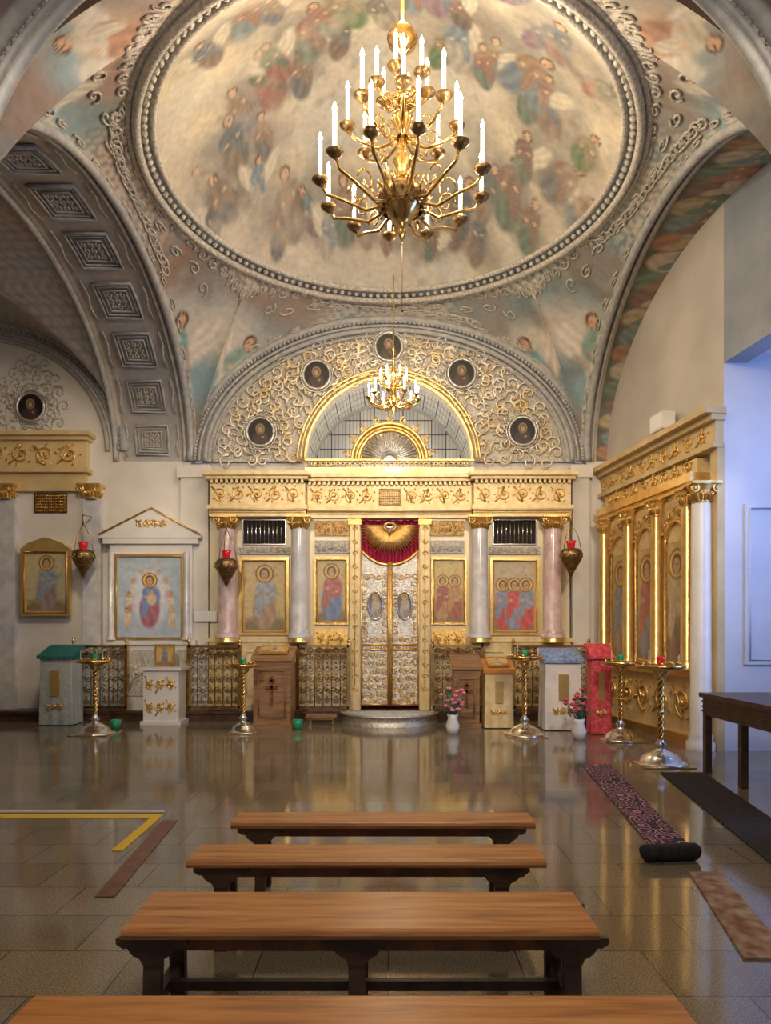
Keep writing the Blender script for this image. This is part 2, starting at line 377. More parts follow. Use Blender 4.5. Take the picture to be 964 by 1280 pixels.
# left aisle groin vault
def groin(a, b):
    x = -9.8+4.86*a; y = YC-HY+.01+(2*HY-.02)*b
    z1 = SZ+AH*math.sqrt(max(0, 1-((y-YC)/HY)**2)); z2 = 4.85+2.3*math.sqrt(max(0, 1-((x+7.3)/2.5)**2))
    return (x, y, max(z1, z2))
mb = MB(); mb.grid(groin, 120, 120); o = mb.build('ceiling_aisle', 'fresco'); struct(o)
V = np.array(mb.v); P = Paint(V[:,0], V[:,1], (.34,.32,.31)); P.noise((.42,.30,.25), 2, 1., .4, .9, .8); P.noise((.28,.34,.36), 2.4, 3., .5, .9, .8)
fl = np.sin(P.u*17+2*np.sin(P.v*9))*np.sin(P.v*19); P.blend((np.abs(fl) > .35)*.5, (.60,.55,.46))
set_paint(o, P.c)

# ---- dome painting
def dome_pt(a, b): r = RR*(1-b*.999); return (r*cos(2*PI*a), YC+r*sin(2*PI*a), RZ+.06+1.75*(1-(r/RR)**2))
mb = MB(); mb.grid(dome_pt, 360, 110)
o = mb.build('ceiling_dome', 'fresco'); struct(o)
V = np.array(mb.v); P = Paint(V[:,0], V[:,1]-YC, (.60,.54,.44))
P.noise((.44,.47,.47), 1.1, .3, .35, .8, .9); P.noise((.68,.55,.36), 1.4, 2., .5, .95, .8); P.noise((.50,.42,.34), 2.3, 4., .55, .95, .7)
P.noise((.70,.64,.53), 3.1, 1., .6, 1., .6)
cl = [(-1.55,.0,1.15,(.42,.15,.11),(.16,.22,.15)),(-1.05,-.35,1.1,(.20,.26,.20),(.45,.20,.14)),(-2.15,.55,1.0,(.30,.22,.13),(.14,.18,.20)),
      (-2.35,1.05,.9,(.16,.17,.18),(.34,.22,.14)),(-1.5,1.75,1.05,(.16,.12,.10),(.30,.18,.12)),(-.7,2.1,.95,(.15,.22,.17),(.28,.15,.11)),
      (1.05,2.0,1.05,(.22,.14,.10),(.12,.14,.15)),(.3,2.25,.75,(.44,.40,.30),(.22,.20,.18)),(1.8,1.45,1.1,(.15,.24,.17),(.33,.20,.14)),
      (2.3,.75,1.0,(.20,.20,.22),(.40,.24,.17)),(2.2,-.05,1.05,(.28,.17,.12),(.15,.19,.26)),(1.55,-.3,1.1,(.20,.28,.38),(.42,.26,.15)),
      (.95,-.15,1.0,(.60,.56,.48),(.25,.36,.46)),(.6,-.9,1.0,(.35,.20,.30),(.20,.26,.36)),(-.35,-.7,1.1,(.14,.26,.10),(.36,.28,.14)),(-.4,-1.6,1.,(.3,.2,.2),(.2,.3,.3)),(.9,-1.8,1.,(.2,.2,.3),(.4,.3,.2)),
      (-1.7,-1.3,1.,(.2,.3,.35),(.4,.2,.15)),(2.,-1.2,1.,(.4,.25,.2),(.2,.25,.3))]
for i, (x, y, h, a, b_) in enumerate(cl):
    P.ell(x, y-.1, .70, .36, (.30,.28,.25), random.random(), .8, .35)
    P.ell(x+.1, y+.1, .55, .22, (.24,.21,.18), .4*random.random(), .7, .3, .5)
mute = lambda c, k=.60: tuple(.20*(1-k)*.8+q*k*.72 for q in c)
for i, (x, y, h, a, b_) in enumerate(cl):
    for dx, sc in ((-.34, .72), (.36, .68), (0, .92)):
        j = (i*3+int(dx*10)) % len(cl)
        fig(P, x+dx, y+.35*h+abs(dx)*.2, h*sc, mute(a if dx == 0 else cl[j][3]), mute(b_ if dx == 0 else cl[j][4]), PI+(random.random()-.5)*.9, False, (.50,.46,.38) if dx and i % 2 else None, skin=(.52,.38,.27))
P.noise((.52,.47,.39), 2.6, 7., .45, .85, .55); P.noise((.22,.19,.16), 6.5, 3., .62, .95, .55)
set_paint(o, P.c)

# ---- pendentives around the ring
def square_pt(a):
    k = a*4; side = int(k) % 4; t = (k-int(k))*2-1
    e = math.sqrt(max(0, 1-t*t))
    if side == 0: return (AR, YC+HY*t, SZ+AH*e)
    if side == 1: return (-AR*t, YB, SZ+AH*e)
    if side == 2: return (-AR, YC-HY*t, SZ+AH*e)
    return (AR*t, YC-HY-.55*e, SZ+AH*e)
def pend(a, b):
    # ease t near the corners so that the steep feet are well sampled
    k = a*4; i = int(k); f = k-i; f = .5-.5*cos(PI*f); aa = (i+f)/4
    if aa >= 1: aa = 0.
    p = square_pt(aa); th = math.atan2((p[1]-YC)/HY, p[0]/AR); q = ((RR+.22)*cos(th), YC+(RR+.22)*sin(th), RZ)
    w = b; bul = sin(PI*w)*.10*math.hypot(p[0]-q[0], p[1]-q[1])
    return (p[0]+(q[0]-p[0])*w-bul*cos(th)*-1, p[1]+(q[1]-p[1])*w+bul*sin(th), p[2]+(q[2]-p[2])*w)
mb = MB(); mb.grid(pend, 560, 70); o = mb.build('ceiling_pendentives', 'fresco'); struct(o)
V = np.array(mb.v); th = np.arctan2((V[:,1]-YC)/HY, V[:,0]/AR)
Wb = np.tile(np.linspace(0, 1, 71)[:, None], (1, 561)).ravel()
Pn = Paint(th*3.2, V[:,2], (.30,.27,.25))
Pn.noise((.40,.25,.19), 1.3, 1., .4, .8, .9); Pn.noise((.20,.29,.31), 1.7, 3., .5, .8, .9); Pn.noise((.42,.38,.32), 3.5, 5., .6, .95, .8)
for k in range(4):
    cth = (PI/4+k*PI/2)*3.2
    Pn.ell(cth, 6.35, .95, .75, (.26,.38,.42), 0, .7, .2); Pn.ell(cth+.1, 6.7, .7, .35, (.58,.55,.50), 0, .8, .3)
    for dx, r1, r2 in ((-.33, (.50,.48,.42), (.22,.33,.30)), (.36, (.30,.20,.15), (.18,.32,.33))):
        fig(Pn, cth+dx, 5.75, 1.15, r1, r2, -dx*.5, False, (.62,.56,.50))
for uu, sg in ((-2.28, 1), (-7.78, -1)):
    Pn.ell(uu+.5*sg, 6.75, 1.1, .40, (.30,.44,.50), 0, .7, .25); Pn.ell(uu-.1*sg, 7.0, .5, .25, (.60,.40,.24), 0, .7, .2)
    for dx, r1, r2 in ((0, (.46,.30,.16), (.20,.30,.42)), (.42*sg, (.56,.52,.44), (.24,.34,.42)), (-.40*sg, (.36,.20,.14), (.50,.46,.38))):
        fig(Pn, uu+dx, 7.22, .72, r1, r2, PI+.3*dx, False, (.58,.54,.48))
# filigree bands beside the ring and along the arches
U = th*3.2; Z = V[:,2]
fl = np.sin(U*21+3*np.sin(Z*9))*np.sin(Z*23+3*np.sin(U*8)); fl2 = np.sin(U*43)*np.sin(Wb*60)
bandm = np.clip(np.maximum(1-Wb/.16, (Wb-.86)/.14)*3, 0, 1)*(np.abs(fl) > .28)
Pn.noise((.13,.10,.08), 3.1, 8., .55, .9, .6)
Pn.blend(bandm*.85, (.66,.60,.50))
side = np.abs(np.abs(np.sin(2*th)))   # 1 at corners
lat = np.clip((.72-side)*5, 0, 1)*(np.abs(fl) > .35)*np.clip(Wb*6, 0, 1)
Pn.blend(lat*.7, (.62,.57,.49))
set_paint(o, Pn.c)

# modelled curls following the ring, the arch edges and the diagonals
mb = MB()
def curl(a, b, ra, rb, d, ph, t=.016):
    mb.tube([tuple(Vector(pend((a+ra*(1-.86*i/11)*cos(ph+d*1.2*2*PI*i/11)) % 1., min(1, max(0, b+rb*(1-.86*i/11)*sin(ph+d*1.2*2*PI*i/11)))))-Vector((0, 0, .015))) for i in range(12)], t, 4)
for i in range(96):
    curl((i+.5)/96, .90, .0042, .055, 1 if i % 2 else -1, i*1.3)
for i in range(72):
    if abs(((i+.5)/72*4) % 1-.5) < .30: curl((i+.5)/72, .66+.06*(i % 2), .0050, .075, 1 if i % 2 else -1, i*2.3, .017)
for i in range(88):
    aa = (i+.5)/88; curl(aa, .09 if (aa*4) % 1 < .22 or (aa*4) % 1 > .78 else .20, .0045, .05, 1 if i % 2 else -1, i*1.1)
for k in range(4):
    for j in range(26):
        aa = (k+.5+(.30*((j*37)%26)/26-.15))/4; curl(aa, .35+.5*((j*11)%26)/26, .0042, .10, 1 if j % 2 else -1, j)
struct(mb.build('trim_pendentive_scrolls', 'stucco'))
# ---- ring moulding and arch mouldings
def circ(r, z, n=120): return [(r*cos(2*PI*i/n), YC+r*sin(2*PI*i/n), z) for i in range(n)]
mb = MB()
for r, z, t in ((RR+.25, RZ-.02, .035), (RR+.16, RZ-.05, .05), (RR-.02, RZ+.05, .04)): mb.tube(circ(r, z), t, 8, True)
for i in range(150):
    a = 2*PI*i/150; mb.ball(((RR+.07)*cos(a), YC+(RR+.07)*sin(a), RZ), .042, 4, 1.)
struct(mb.build('trim_ring', 'stucco'))
mb = MB(); mb.lathe([(RR+.24, RZ+.01), (RR-.03, RZ+.045)], (0, YC, 0), 120)
struct(mb.build('trim_ring_band', mat('dusty_blue_band', (.22,.28,.34), .6, col2=(.34,.38,.40), scale=5)))
def arch_pts(a, h, y, n=72, e=1., x0=0., z0=SZ): return [(x0+a*cos(PI*i/n), y, z0+h*sin(PI*i/n)) for i in range(n+1)]
mb = MB()
for k, t in ((1.0, .07), (.955, .03), (.925, .045), (.885, .022)): mb.tube(arch_pts(AR*k, AH*k, YB-.03), t, 8)
for i in range(130):
    a = PI*(i+.5)/130; mb.ball((AR*.975*cos(a), YB-.07, SZ+AH*.975*sin(a)), .036, 4)
for k, t in ((1.0, .07), (.955, .03), (.925, .045)): mb.tube([(x, YC-HY+.03-.55*sin(PI*i/72), z) for i, (x, _, z) in enumerate(arch_pts(AR*k, AH*k, 0))], t, 8)
for i in range(110):
    a = PI*(i+.5)/110; mb.ball((AR*.975*cos(a), YC-HY+.07-.55*sin(a), SZ+AH*.975*sin(a)), .036, 4)
struct(mb.build('trim_arch', 'greymould'))
mb = MB()
for a_, t in ((1.53, .03), (1.60, .015), (1.66, .02)): mb.tube([(a_*cos(PI*i/56), YB-.03, SZ+a_*sin(PI*i/56)) for i in range(57)], t, 7)
struct(mb.build('trim_niche', 'goldflat'))
# carved scrollwork on the arch face
mb = MB(); pts = []
for ring_, n_ in ((.20, 15), (.42, 19), (.64, 23), (.84, 27)):
    for i in range(n_):
        a = PI*(i+.5)/n_; rx = 1.53+(AR*.88-1.53)*ring_; rz = 1.53+(AH*.88-1.53)*ring_
        pts.append((rx*cos(a), SZ+rz*sin(a)))
filigree(mb, pts, .34, YB-.02, .019)
struct(mb.build('trim_scrollwork', mat('cream_and_gold_scrolls', (.80,.62,.32), .35, .35, col2=(.82,.78,.70), scale=3.2)))
# side arch soffits with coffers
for nm, s in (('left', -1), ('right', 1)):
    mb = MB(); sp = lambda a, b: (s*(AR+1.35*b), YC+HY*cos(PI*a), SZ+AH*sin(PI*a))
    mb.grid(lambda a, b: sp(a, b), 400 if s > 0 else 160, 60 if s > 0 else 40)
    o = mb.build('ceiling_soffit_'+nm, 'fresco'); struct(o)
    V = np.array(mb.v); a = np.arctan2((V[:,2]-SZ)/AH, (V[:,1]-YC)/HY); P = Paint(a*3, np.abs(V[:,0])-AR, (.42,.40,.38))
    P.noise((.46,.36,.30), 2, .5, .4, .9, .8); P.noise((.34,.38,.38), 3, 2.5, .5, .9, .6)
    g = np.abs(P.v-.68); P.blend(((g > .52)).astype(float)*.6, (.36,.24,.20))
    P.blend((np.abs(g-.58) < .03).astype(float)*.8, (.68,.62,.50)); P.blend((np.abs(g-.50) < .015).astype(float)*.8, (.30,.34,.36))
    fl = np.sin(P.u*34+2*np.sin(P.v*20))*np.sin(P.v*48); P.blend(((np.abs(fl) > .5)&(g > .42)).astype(float)*.35, (.62,.54,.42))
    if s > 0:
        P.rect(-1, 20, .16, 1.22, (.13,.13,.11)); P.noise((.20,.25,.22), 2.5, 2., .4, .9, .7); P.noise((.28,.17,.11), 3.2, 5., .5, .9, .7)
        cc = [(.34,.18,.12),(.18,.24,.24),(.40,.32,.20),(.22,.14,.12),(.16,.22,.17),(.44,.38,.30)]
        for i in range(30): fig(P, .18+i*.315, .22+.06*(i % 2), .92, cc[i % 6], cc[(i+2) % 6], .08*sin(i*2), True, None, hal=(.62,.44,.17))
        P.blend((np.abs(P.v-1.22) < .025).astype(float), (.62,.52,.34)); P.blend((np.abs(P.v-.15) < .02).astype(float), (.62,.52,.34))
    set_paint(o, P.c)
    mb = MB(); mg = MB()
    for i in range(11 if s < 0 else 0):
        a0 = PI*(i+.5)/11
        def q(da, b, off=0.):
            a_ = a0+da; return (s*(AR+1.35*b), YC+(HY-off)*cos(a_), SZ+(AH-off)*sin(a_))
        for hw, hb, t in ((.098, .22, .028), (.080, .18, .016), (.058, .13, .02)):
            lp = [q(-hw, .5-hb, .03), q(0, .5-hb, .03), q(hw, .5-hb, .03), q(hw, .5+hb, .03), q(0, .5+hb, .03), q(-hw, .5+hb, .03)]
            mb.tube(lp, t, 5, True)
        for k in range(9):
            u_, v_ = (k % 3-1)*.034, .5+(k//3-1)*.075
            p = [q(u_+.018*cos(j)*(1-j/9), v_+.035*sin(j)*(1-j/9), .03) for j in range(8)]
            mg.tube(p, .014, 4)
        for b in (.16, .84): mg.tube([q(-.11, b, .02), q(-.04, b+.02, .04), q(.04, b-.02, .04), q(.11, b, .02)], .014, 4)
    if s < 0: struct(mb.build('trim_coffers_'+nm, 'greymould')); struct(mg.build('trim_coffer_rosettes_'+nm, 'stucco'))
    mb = MB(); 
    for xx, t in ((AR-.02, .06), (AR+.10, .03), (AR+1.35, .05)):
        mb.tube([(s*xx, YC+(HY-.03)*cos(PI*i/60), SZ+(AH-.03)*sin(PI*i/60)) for i in range(61)], t, 7)
    struct(mb.build('trim_side_arch_'+nm, 'greymould'))

# cornices of the left aisle wall and of the right wall
LX1 = wx(112, YB); LX0 = -9.8
mb = MB()
zt = wz(545, YB)
mb.box(LX0, LX1+.12, YB-.34, YB, zt-.07, zt); mb.box(LX0, LX1+.06, YB-.24, YB, zt-.13, zt-.07)
mb.box(LX0, LX1, YB-.14, YB, zt-.62, zt-.13); mb.box(LX0, LX1+.06, YB-.22, YB, zt-.70, zt-.62)
mb.box(LX0, LX1-.02, YB-.10, YB, zt-1.02, zt-.70)
struct(mb.build('trim_cornice_left', 'ochre'))
mb = MB(); scroll_band(mb, -8.1, LX1-.08, zt-.58, zt-.18, YB-.16, 6, .018)
struct(mb.build('trim_frieze_left', 'gold'))
# arch band of the left aisle with lunette scrolls
mb = MB()
for k, t in ((1., .08), (.93, .035), (.88, .05)): mb.tube(arch_pts(2.5*k, 2.3*k, YB-.03, 60, x0=-7.3, z0=4.85), t, 8)
for i in range(80): a = PI*(i+.5)/80; mb.ball((-7.3+2.5*.965*cos(a), YB-.06, 4.85+2.3*.965*sin(a)), .04, 4)
struct(mb.build('trim_aisle_arch', 'greymould'))
mb = MB(); mx_, mz_ = wx(40, YB), wz(510, YB)
filigree(mb, [(mx_+.46*cos(i*PI/5), mz_+.42*sin(i*PI/5)) for i in range(10)]+[(mx_+.2*k, mz_+.75-.09*k*k) for k in (-2,-1,0,1,2)], .30, YB-.01, .016)
struct(mb.build('trim_lunette_scrolls', 'stucco'))
# corner piers of the front wall
mb = MB()
for x0, x1 in ((wx(228, YB), wx(262, YB)), (wx(714, YB), wx(735, YB))):
    mb.box(x0, x1, YB-.10, YB, 0, SZ-.1); mb.box(x0-.05, x1+.05, YB-.16, YB, SZ-.32, SZ-.1)
struct(mb.build('trim_piers', 'plaster'))
# right wall cornice
CT = 4.52
mb = MB()
rbox(mb, 0, RL+.06, 0, .30, CT-.08, CT); rbox(mb, 0, RL+.04, 0, .20, CT-.16, CT-.08); rbox(mb, 0, RL, 0, .12, CT-.46, CT-.16); rbox(mb, 0, RL+.03, 0, .18, CT-.52, CT-.46)
rbox(mb, RL-.14, RL+.02, 0, .10, 0, CT-.5)
struct(mb.build('trim_cornice_right', 'ochre'))
mb2 = MB(); scroll_band(mb2, 0, RL-.1, CT-.43, CT-.19, 0, 10, .012)
mb2.v = [rw(x, .13-y, z) for x, y, z in mb2.v]
struct(mb2.build('trim_frieze_right', 'gold'))
# raised solea with its rounded ambo
mb = MB(); mb.box(-9.8, 3.9, 12.0, 14.3, 0, SOL)
mb.box(-9.8, 3.9, 11.96, 12.0, SOL-.05, SOL)
struct(mb.build('floor_solea', 'darkwood'))
# ================================================================ ICON SCREEN
K = 12.32
def X(p): return wx(p, K)
def Z(p): return wz(p, K)
def p_saint(rob, man, bg=(.72,.50,.20), n=1, wing=None, low=(.30,.24,.14)):
    def f(u, v, w, h):
        P = Paint(u, v, bg); P.noise(tuple(c*.7 for c in bg), 9/w, 1., .5, 1., .6)
        P.ell(0, 0, w*.7, h*.22, low, 0, .5, .2); 
        for i in range(n):
            x = (i-(n-1)/2)*w*.8/n; fig(P, x, h*.06, h*(.88 if n == 1 else .70), rob if i % 2 == 0 else man, man if i % 2 == 0 else rob, 0, True, wing)
        P.noise((.16,.10,.06), 14/w, 3., .6, .95, .5); P.c = P.c*.86
        e = min(w, h)*.045
        m = ((np.abs(u) > w/2-e)|(v < e)|(v > h-e)).astype(float); P.blend(m, (.55,.36,.12))
        return P
    return f
def p_mother(bg=(.42,.52,.62)):
    def f(u, v, w, h):
        P = Paint(u, v, bg); P.noise((.62,.66,.70), 5/w, 2., .4, .9, .8); P.noise((.62,.46,.42), 7/w, 4., .6, .95, .7)
        for i in range(9):
            a = i/8*PI; fig(P, .34*w*cos(a), h*.12+.5*h*sin(a), h*.26, random.choice([(.50,.22,.22),(.25,.34,.52),(.52,.42,.28)]), (.60,.55,.50), 0, True)
        P.ell(0, h*.5, w*.26, h*.34, (.66,.70,.78), 0, .5)
        fig(P, 0, h*.14, h*.66, (.36,.14,.18), (.18,.26,.48), 0, True)
        P.ell(w*.03, h*.47, w*.07, h*.07, (.70,.55,.32), 0, .3); P.ell(w*.03, h*.55, w*.035, h*.03, (.62,.40,.26), 0, .3)
        return P
    return f
def p_portrait(u, v, w, h):
    P = Paint(u, v, (.012,.010,.010)); P.ell(0, h*.22, w*.30, h*.30, (.05,.03,.025), 0, .3, .08, .3)
    P.ell(0, h*.62, w*.17, h*.20, (.30,.20,.09), 0, .2); P.ell(0, h*.60, w*.115, h*.15, (.05,.03,.02), 0, .3); P.ell(0, h*.59, w*.075, h*.11, (.42,.28,.18), 0, .3)
    for e in (-1, 1): P.ell(w*.03*e, h*.61, w*.013, h*.01, (.05,.03,.02), 0, .5)
    P.ell(0, h*.54, w*.03, h*.015, (.10,.05,.03), 0, .4); P.ell(.1*w, h*.30, w*.05, h*.04, (.35,.22,.14), 0, .4)
    return P
def frame(mb, x0, x1, z0, z1, y, t, d=.05):
    mb.box(x0-t, x1+t, y-d, y+.02, z1, z1+t); mb.box(x0-t, x1+t, y-d, y+.02, z0-t, z0)
    mb.box(x0-t, x0, y-d, y+.02, z0, z1); mb.box(x1, x1+t, y-d, y+.02, z0, z1)
    mb.tube([(x0,y-d,z0),(x1,y-d,z0),(x1,y-d,z1),(x0,y-d,z1)], t*.28, 5, True)
def capital(mb, x, y, z, w, h):
    mb.box(x-w*.62, x+w*.62, y-w*.6, y+w*.4, z+h*.86, z+h)
    mb.lathe([(w*.34, 0), (w*.40, h*.1), (w*.36, h*.2), (w*.46, h*.6), (w*.58, h*.86)], (x, y, z), 16)
    for s in (-1, 1):
        p = spiral(x+s*w*.48, z+h*.66, w*.22, 1.4, s, PI/2, 12); mb.tube([(a, y-w*.45, b) for a, b in p], w*.06, 5)
    for k in range(9):
        a = -PI+PI*k/8; mb.tube([(x+w*.37*cos(a), y+w*.37*sin(a), z+h*.12), (x+w*.46*cos(a), y+w*.46*sin(a), z+h*.42), (x+w*.60*cos(a), y+w*.60*sin(a), z+h*.48)], [w*.07, w*.08, w*.02], 4)
def column(mb, x, y, z0, z1, r):
    h = z1-z0; mb.lathe([(r*1.35, 0), (r*1.35, h*.03), (r*1.1, h*.04), (r*1.2, h*.055), (r, h*.07), (r*.9, h)], (x, y, z0), 20)
ico = thing('icon_screen', 'tall white and gold icon screen filling the arch, with sunburst doors', 'iconostasis', (0, 12.3, 0))
def B(name, m, mbx, parent=ico):
    # parts are authored in room coordinates; the thing sits at (0,12.3,0)
    if parent is ico: mbx.v = [(a, b-12.3, c) for a, b, c in mbx.v]
    return mbx.build(name, m, parent)
y0 = 12.32
# body panels, leaving the doorway open
mb = MB(); dx0, dx1 = X(451), X(524); zd = Z(648)
for a, b in ((X(262), dx0), (dx1, X(712))): mb.box(a, b, y0, y0+.2, SOL, Z(645))
mb.box(X(262), X(712), y0, y0+.2, Z(648), Z(592))
B('body', 'cream', mb)
# pier bases
for a, b in ((264, 384), (590, 711)):
    mb = MB(); mb.box(X(a), X(b), y0-.16, y0, SOL, Z(800)); mb.box(X(a)-.03, X(b)+.03, y0-.20, y0, Z(802), Z(797)); mb.box(X(a)-.03, X(b)+.03, y0-.20, y0, SOL, SOL+.1)
    for q in range(3):
        xa = X(a)+.12+q*.56; frame(mb, xa, xa+.42, Z(868), Z(815), y0-.16, .02, .02)
    B('plinth', 'paleg', mb)
# entablatures
def entab(a, b, yy, nm, nsc):
    mb = MB(); xa, xb = X(a), X(b)
    mb.box(xa-.10, xb+.10, yy-.20, y0, Z(599), Z(594)); mb.box(xa-.06, xb+.06, yy-.14, y0, Z(603), Z(599))
    n = int((xb-xa)/.085)
    for i in range(n): x = xa+(i+.5)*(xb-xa)/n; mb.box(x-.022, x+.022, yy-.11, yy, Z(607.5), Z(603))
    mb.box(xa, xb, yy-.05, y0, Z(636), Z(607)); mb.box(xa-.04, xb+.04, yy-.10, y0, Z(639), Z(634)); mb.box(xa-.01, xb+.01, yy-.07, y0, Z(648), Z(639))
    mb.tube([(xa, yy-.12, Z(640)), (xb, yy-.12, Z(640))], .018, 6)
    B('cornice', 'paleg', mb)
    mb = MB()
    for (u, w_, n_) in nsc: scroll_band(mb, X(u), X(w_), Z(632), Z(609), yy-.06, n_, .013)
    for i in range(int((xb-xa)/.05)): mb.ball((xa+.025+i*.05, yy-.115, Z(601)), .014, 4)
    for i in range(int((xb-xa)/.05)): mb.ball((xa+.025+i*.05, yy-.08, Z(643.5)), .012, 4)
    mb.tube([(xa, yy-.11, Z(601)), (xb, yy-.11, Z(601))], .006, 4); mb.tube([(xa, yy-.075, Z(643.5)), (xb, yy-.075, Z(643.5))], .006, 4)
    B('frieze', 'gold', mb)
entab(266, 383, y0-.16, 'l', [(268, 381, 5)]); entab(591, 710, y0-.16, 'r', [(594, 708, 5)])
entab(385, 589, y0, 'c', [(388, 470, 4), (505, 587, 4)])
mb = MB(); frame(mb, X(475), X(500), Z(632), Z(613), y0-.05, .018, .03)
for i in range(9): x = X(475)+(i+.5)*(X(500)-X(475))/9; mb.box(x-.006, x+.006, y0-.075, y0-.05, Z(632), Z(613))
for i in range(6): z = Z(632)+(i+.5)*(Z(613)-Z(632))/6; mb.box(X(475), X(500), y0-.07, y0-.055, z-.005, z+.005)
B('grille', 'darkbrass', mb)
# beaded balustrade line and shell tympanum over the doors
mb = MB(); zt = Z(584)
mb.box(X(382), X(592), y0-.10, y0+.1, Z(594), Z(586))
for i in range(34):
    x = X(386)+i*(X(588)-X(386))/33; mb.tube([(x+.035*cos(j*PI/4), y0-.10, Z(581)+.035*sin(j*PI/4)) for j in range(8)], .010, 4, True)
mb.box(X(382), X(592), y0-.11, y0, Z(577.5), Z(575.5))
B('cresting', 'goldflat', mb)
cx, cz, rr_ = X(487), Z(577), X(534)-X(487)
mb = MB(); mb.grid(lambda a, b: (cx+rr_*b*cos(PI*a), y0+.02-.10*(1-b), cz+rr_*b*sin(PI*a)), 32, 4)
for i in range(25):
    a = PI*(i+.5)/25; mb.tube([(cx+.1*cos(a), y0-.12, cz+.1*sin(a)), (cx+rr_*.75*cos(a), y0-.03, cz+rr_*.75*sin(a))], [.008, .026], 5)
B('shell', 'silver', mb)
mb = MB()
for k, t in ((1., .035), (.90, .018), (.82, .03)): mb.tube([(cx+rr_*k*cos(PI*i/36), y0-.04, cz+rr_*k*sin(PI*i/36)) for i in range(37)], t, 6)
for i in range(9):
    a = PI*(i+.5)/9; p = spiral(cx+rr_*1.12*cos(a), cz+rr_*1.12*sin(a), .085, 1.2, 1 if i < 4 else -1, a, 10); mb.tube([(u, y0-.04, v) for u, v in p], .016, 5)
mb.tube([(cx, y0-.04, cz+rr_*1.1), (cx, y0-.04, cz+rr_*1.1+.42)], .018, 6); mb.tube([(cx-.11, y0-.04, cz+rr_*1.1+.28), (cx+.11, y0-.04, cz+rr_*1.1+.28)], .018, 6)
B('shell_rim', 'gold', mb)
# upper gable behind the chandelier and side dark panels
for a, b in ((394, 437), (537, 580)):
    mb = MB(); mb.box(X(a), X(b), y0-.03, y0, Z(670), Z(651)); B('dark_panel', 'darkbrass', mb)
    mb = MB(); scroll_band(mb, X(a)+.02, X(b)-.02, Z(668), Z(653), y0-.04, 4, .009); B('panel_scrolls', 'gold', mb)
    mb = MB(); mb.box(X(a), X(b), y0-.05, y0, Z(692), Z(676)); scroll_band(mb, X(a)+.02, X(b)-.02, Z(691), Z(681), y0-.06, 5, .009); B('white_frieze', 'stucco', mb)
# door pilasters
for a, b in ((438, 450), (525, 537)):
    mb = MB(); mb.box(X(a), X(b), y0-.10, y0, SOL, Z(650)); B('door_pilaster', 'paleg', mb)
    mb = MB(); c = (X(a)+X(b))/2
    for j in range(14):
        z = Z(860)+j*(Z(662)-Z(860))/13.; p = spiral(c, z, .055, 1.2, 1 if j % 2 else -1, 0, 9); mb.tube([(u, y0-.11, v) for u, v in p], .010, 4)
    mb.tube([(c, y0-.105, Z(860)), (c, y0-.105, Z(652))], .008, 4); mb.box(X(a)-.03, X(b)+.03, y0-.13, y0, Z(657), Z(650))
    B('pilaster_carving', 'gold', mb)
# columns with gilded capitals
for a, m in ((376, 'marblecol'), (598, 'marblecol'), (287, 'pinkmarble'), (688, 'pinkmarble')):
    w = .36; x = X(a); mb = MB(); column(mb, x, y0-.20, Z(797), Z(664), .155); c = B('column', m, mb)
    mb = MB(); mb.v = []; capital(mb, x, y0-.20, Z(665), .34, Z(648)-Z(665)); B('capital', 'gold', mb)
    mb = MB(); mb.lathe([(.20, 0), (.20, .06), (.17, .10), (.19, .14)], (x, y0-.20, Z(803)), 20); B('column_base', 'goldflat', mb)
# barred openings and icons of the two piers
def pier(a, b, paint, side):
    mb = MB(); mb.box(X(a+6), X(b-6), y0-.01, y0, Z(680), Z(651)); o = B('opening', 'black', mb)
    mb = MB(); frame(mb, X(a+6), X(b-6), Z(680), Z(651), y0-.01, .02, .04)
    for i in range(9): x = X(a+6)+(i+1)*(X(b-6)-X(a+6))/10; mb.tube([(x, y0-.03, Z(680)), (x, y0-.03, Z(651))], .010, 5)
    B('bars', 'steel', mb)
    mb = MB(); mb.box(X(a), X(b), y0-.06, y0, Z(693), Z(684)); scroll_band(mb, X(a)+.02, X(b)-.02, Z(692), Z(685), y0-.07, 7, .009); B('white_frieze', 'stucco', mb)
    mb = MB(); frame(mb, X(a+5), X(b-5), Z(790), Z(701), y0, .055, .07); f = B('icon_frame', 'goldflat', mb)
    o = icon_panel('icon', X(a+5), X(b-5), Z(790), Z(701), y0-.02-12.3, paint, ico, 100)
    o['label'] = side
pier(299, 363, p_saint((.42,.30,.22), (.36,.40,.44), (.70,.55,.28)), 'icon of a haloed standing saint left of the doors')
pier(611, 675, p_saint((.55,.10,.10), (.26,.30,.42), (.58,.50,.36), 3), 'icon with three robed figures right of the doors')
def midicon(a, b, paint, lab):
    mb = MB(); frame(mb, X(a), X(b), Z(778), Z(700), y0, .045, .06); B('icon_frame', 'gold', mb)
    o = icon_panel('icon', X(a), X(b), Z(778), Z(700), y0-.02-12.3, paint, ico, 90); o['label'] = lab
    mb = MB(); mb.box(X(a)-.03, X(b)+.03, y0-.05, y0, Z(812), Z(786)); scroll_band(mb, X(a), X(b), Z(810), Z(788), y0-.06, 3, .012); B('lower_panel', 'gold', mb)
    mb = MB(); frame(mb, X(a), X(b), Z(872), Z(820), y0, .03, .03)
    for j in range(3):
        for i in range(3):
            p = spiral(X(a)+(i+.5)*(X(b)-X(a))/3, Z(872)+(j+.5)*(Z(820)-Z(872))/3, .07, 1.2, 1, i+j, 10); mb.tube([(u, y0-.02, v) for u, v in p], .011, 4)
    B('base_panel', 'goldflat', mb)
midicon(396, 433, p_saint((.20,.26,.40), (.45,.16,.14), (.66,.54,.26), 1), 'olive-gold icon of a robed saint beside the left door leaf')
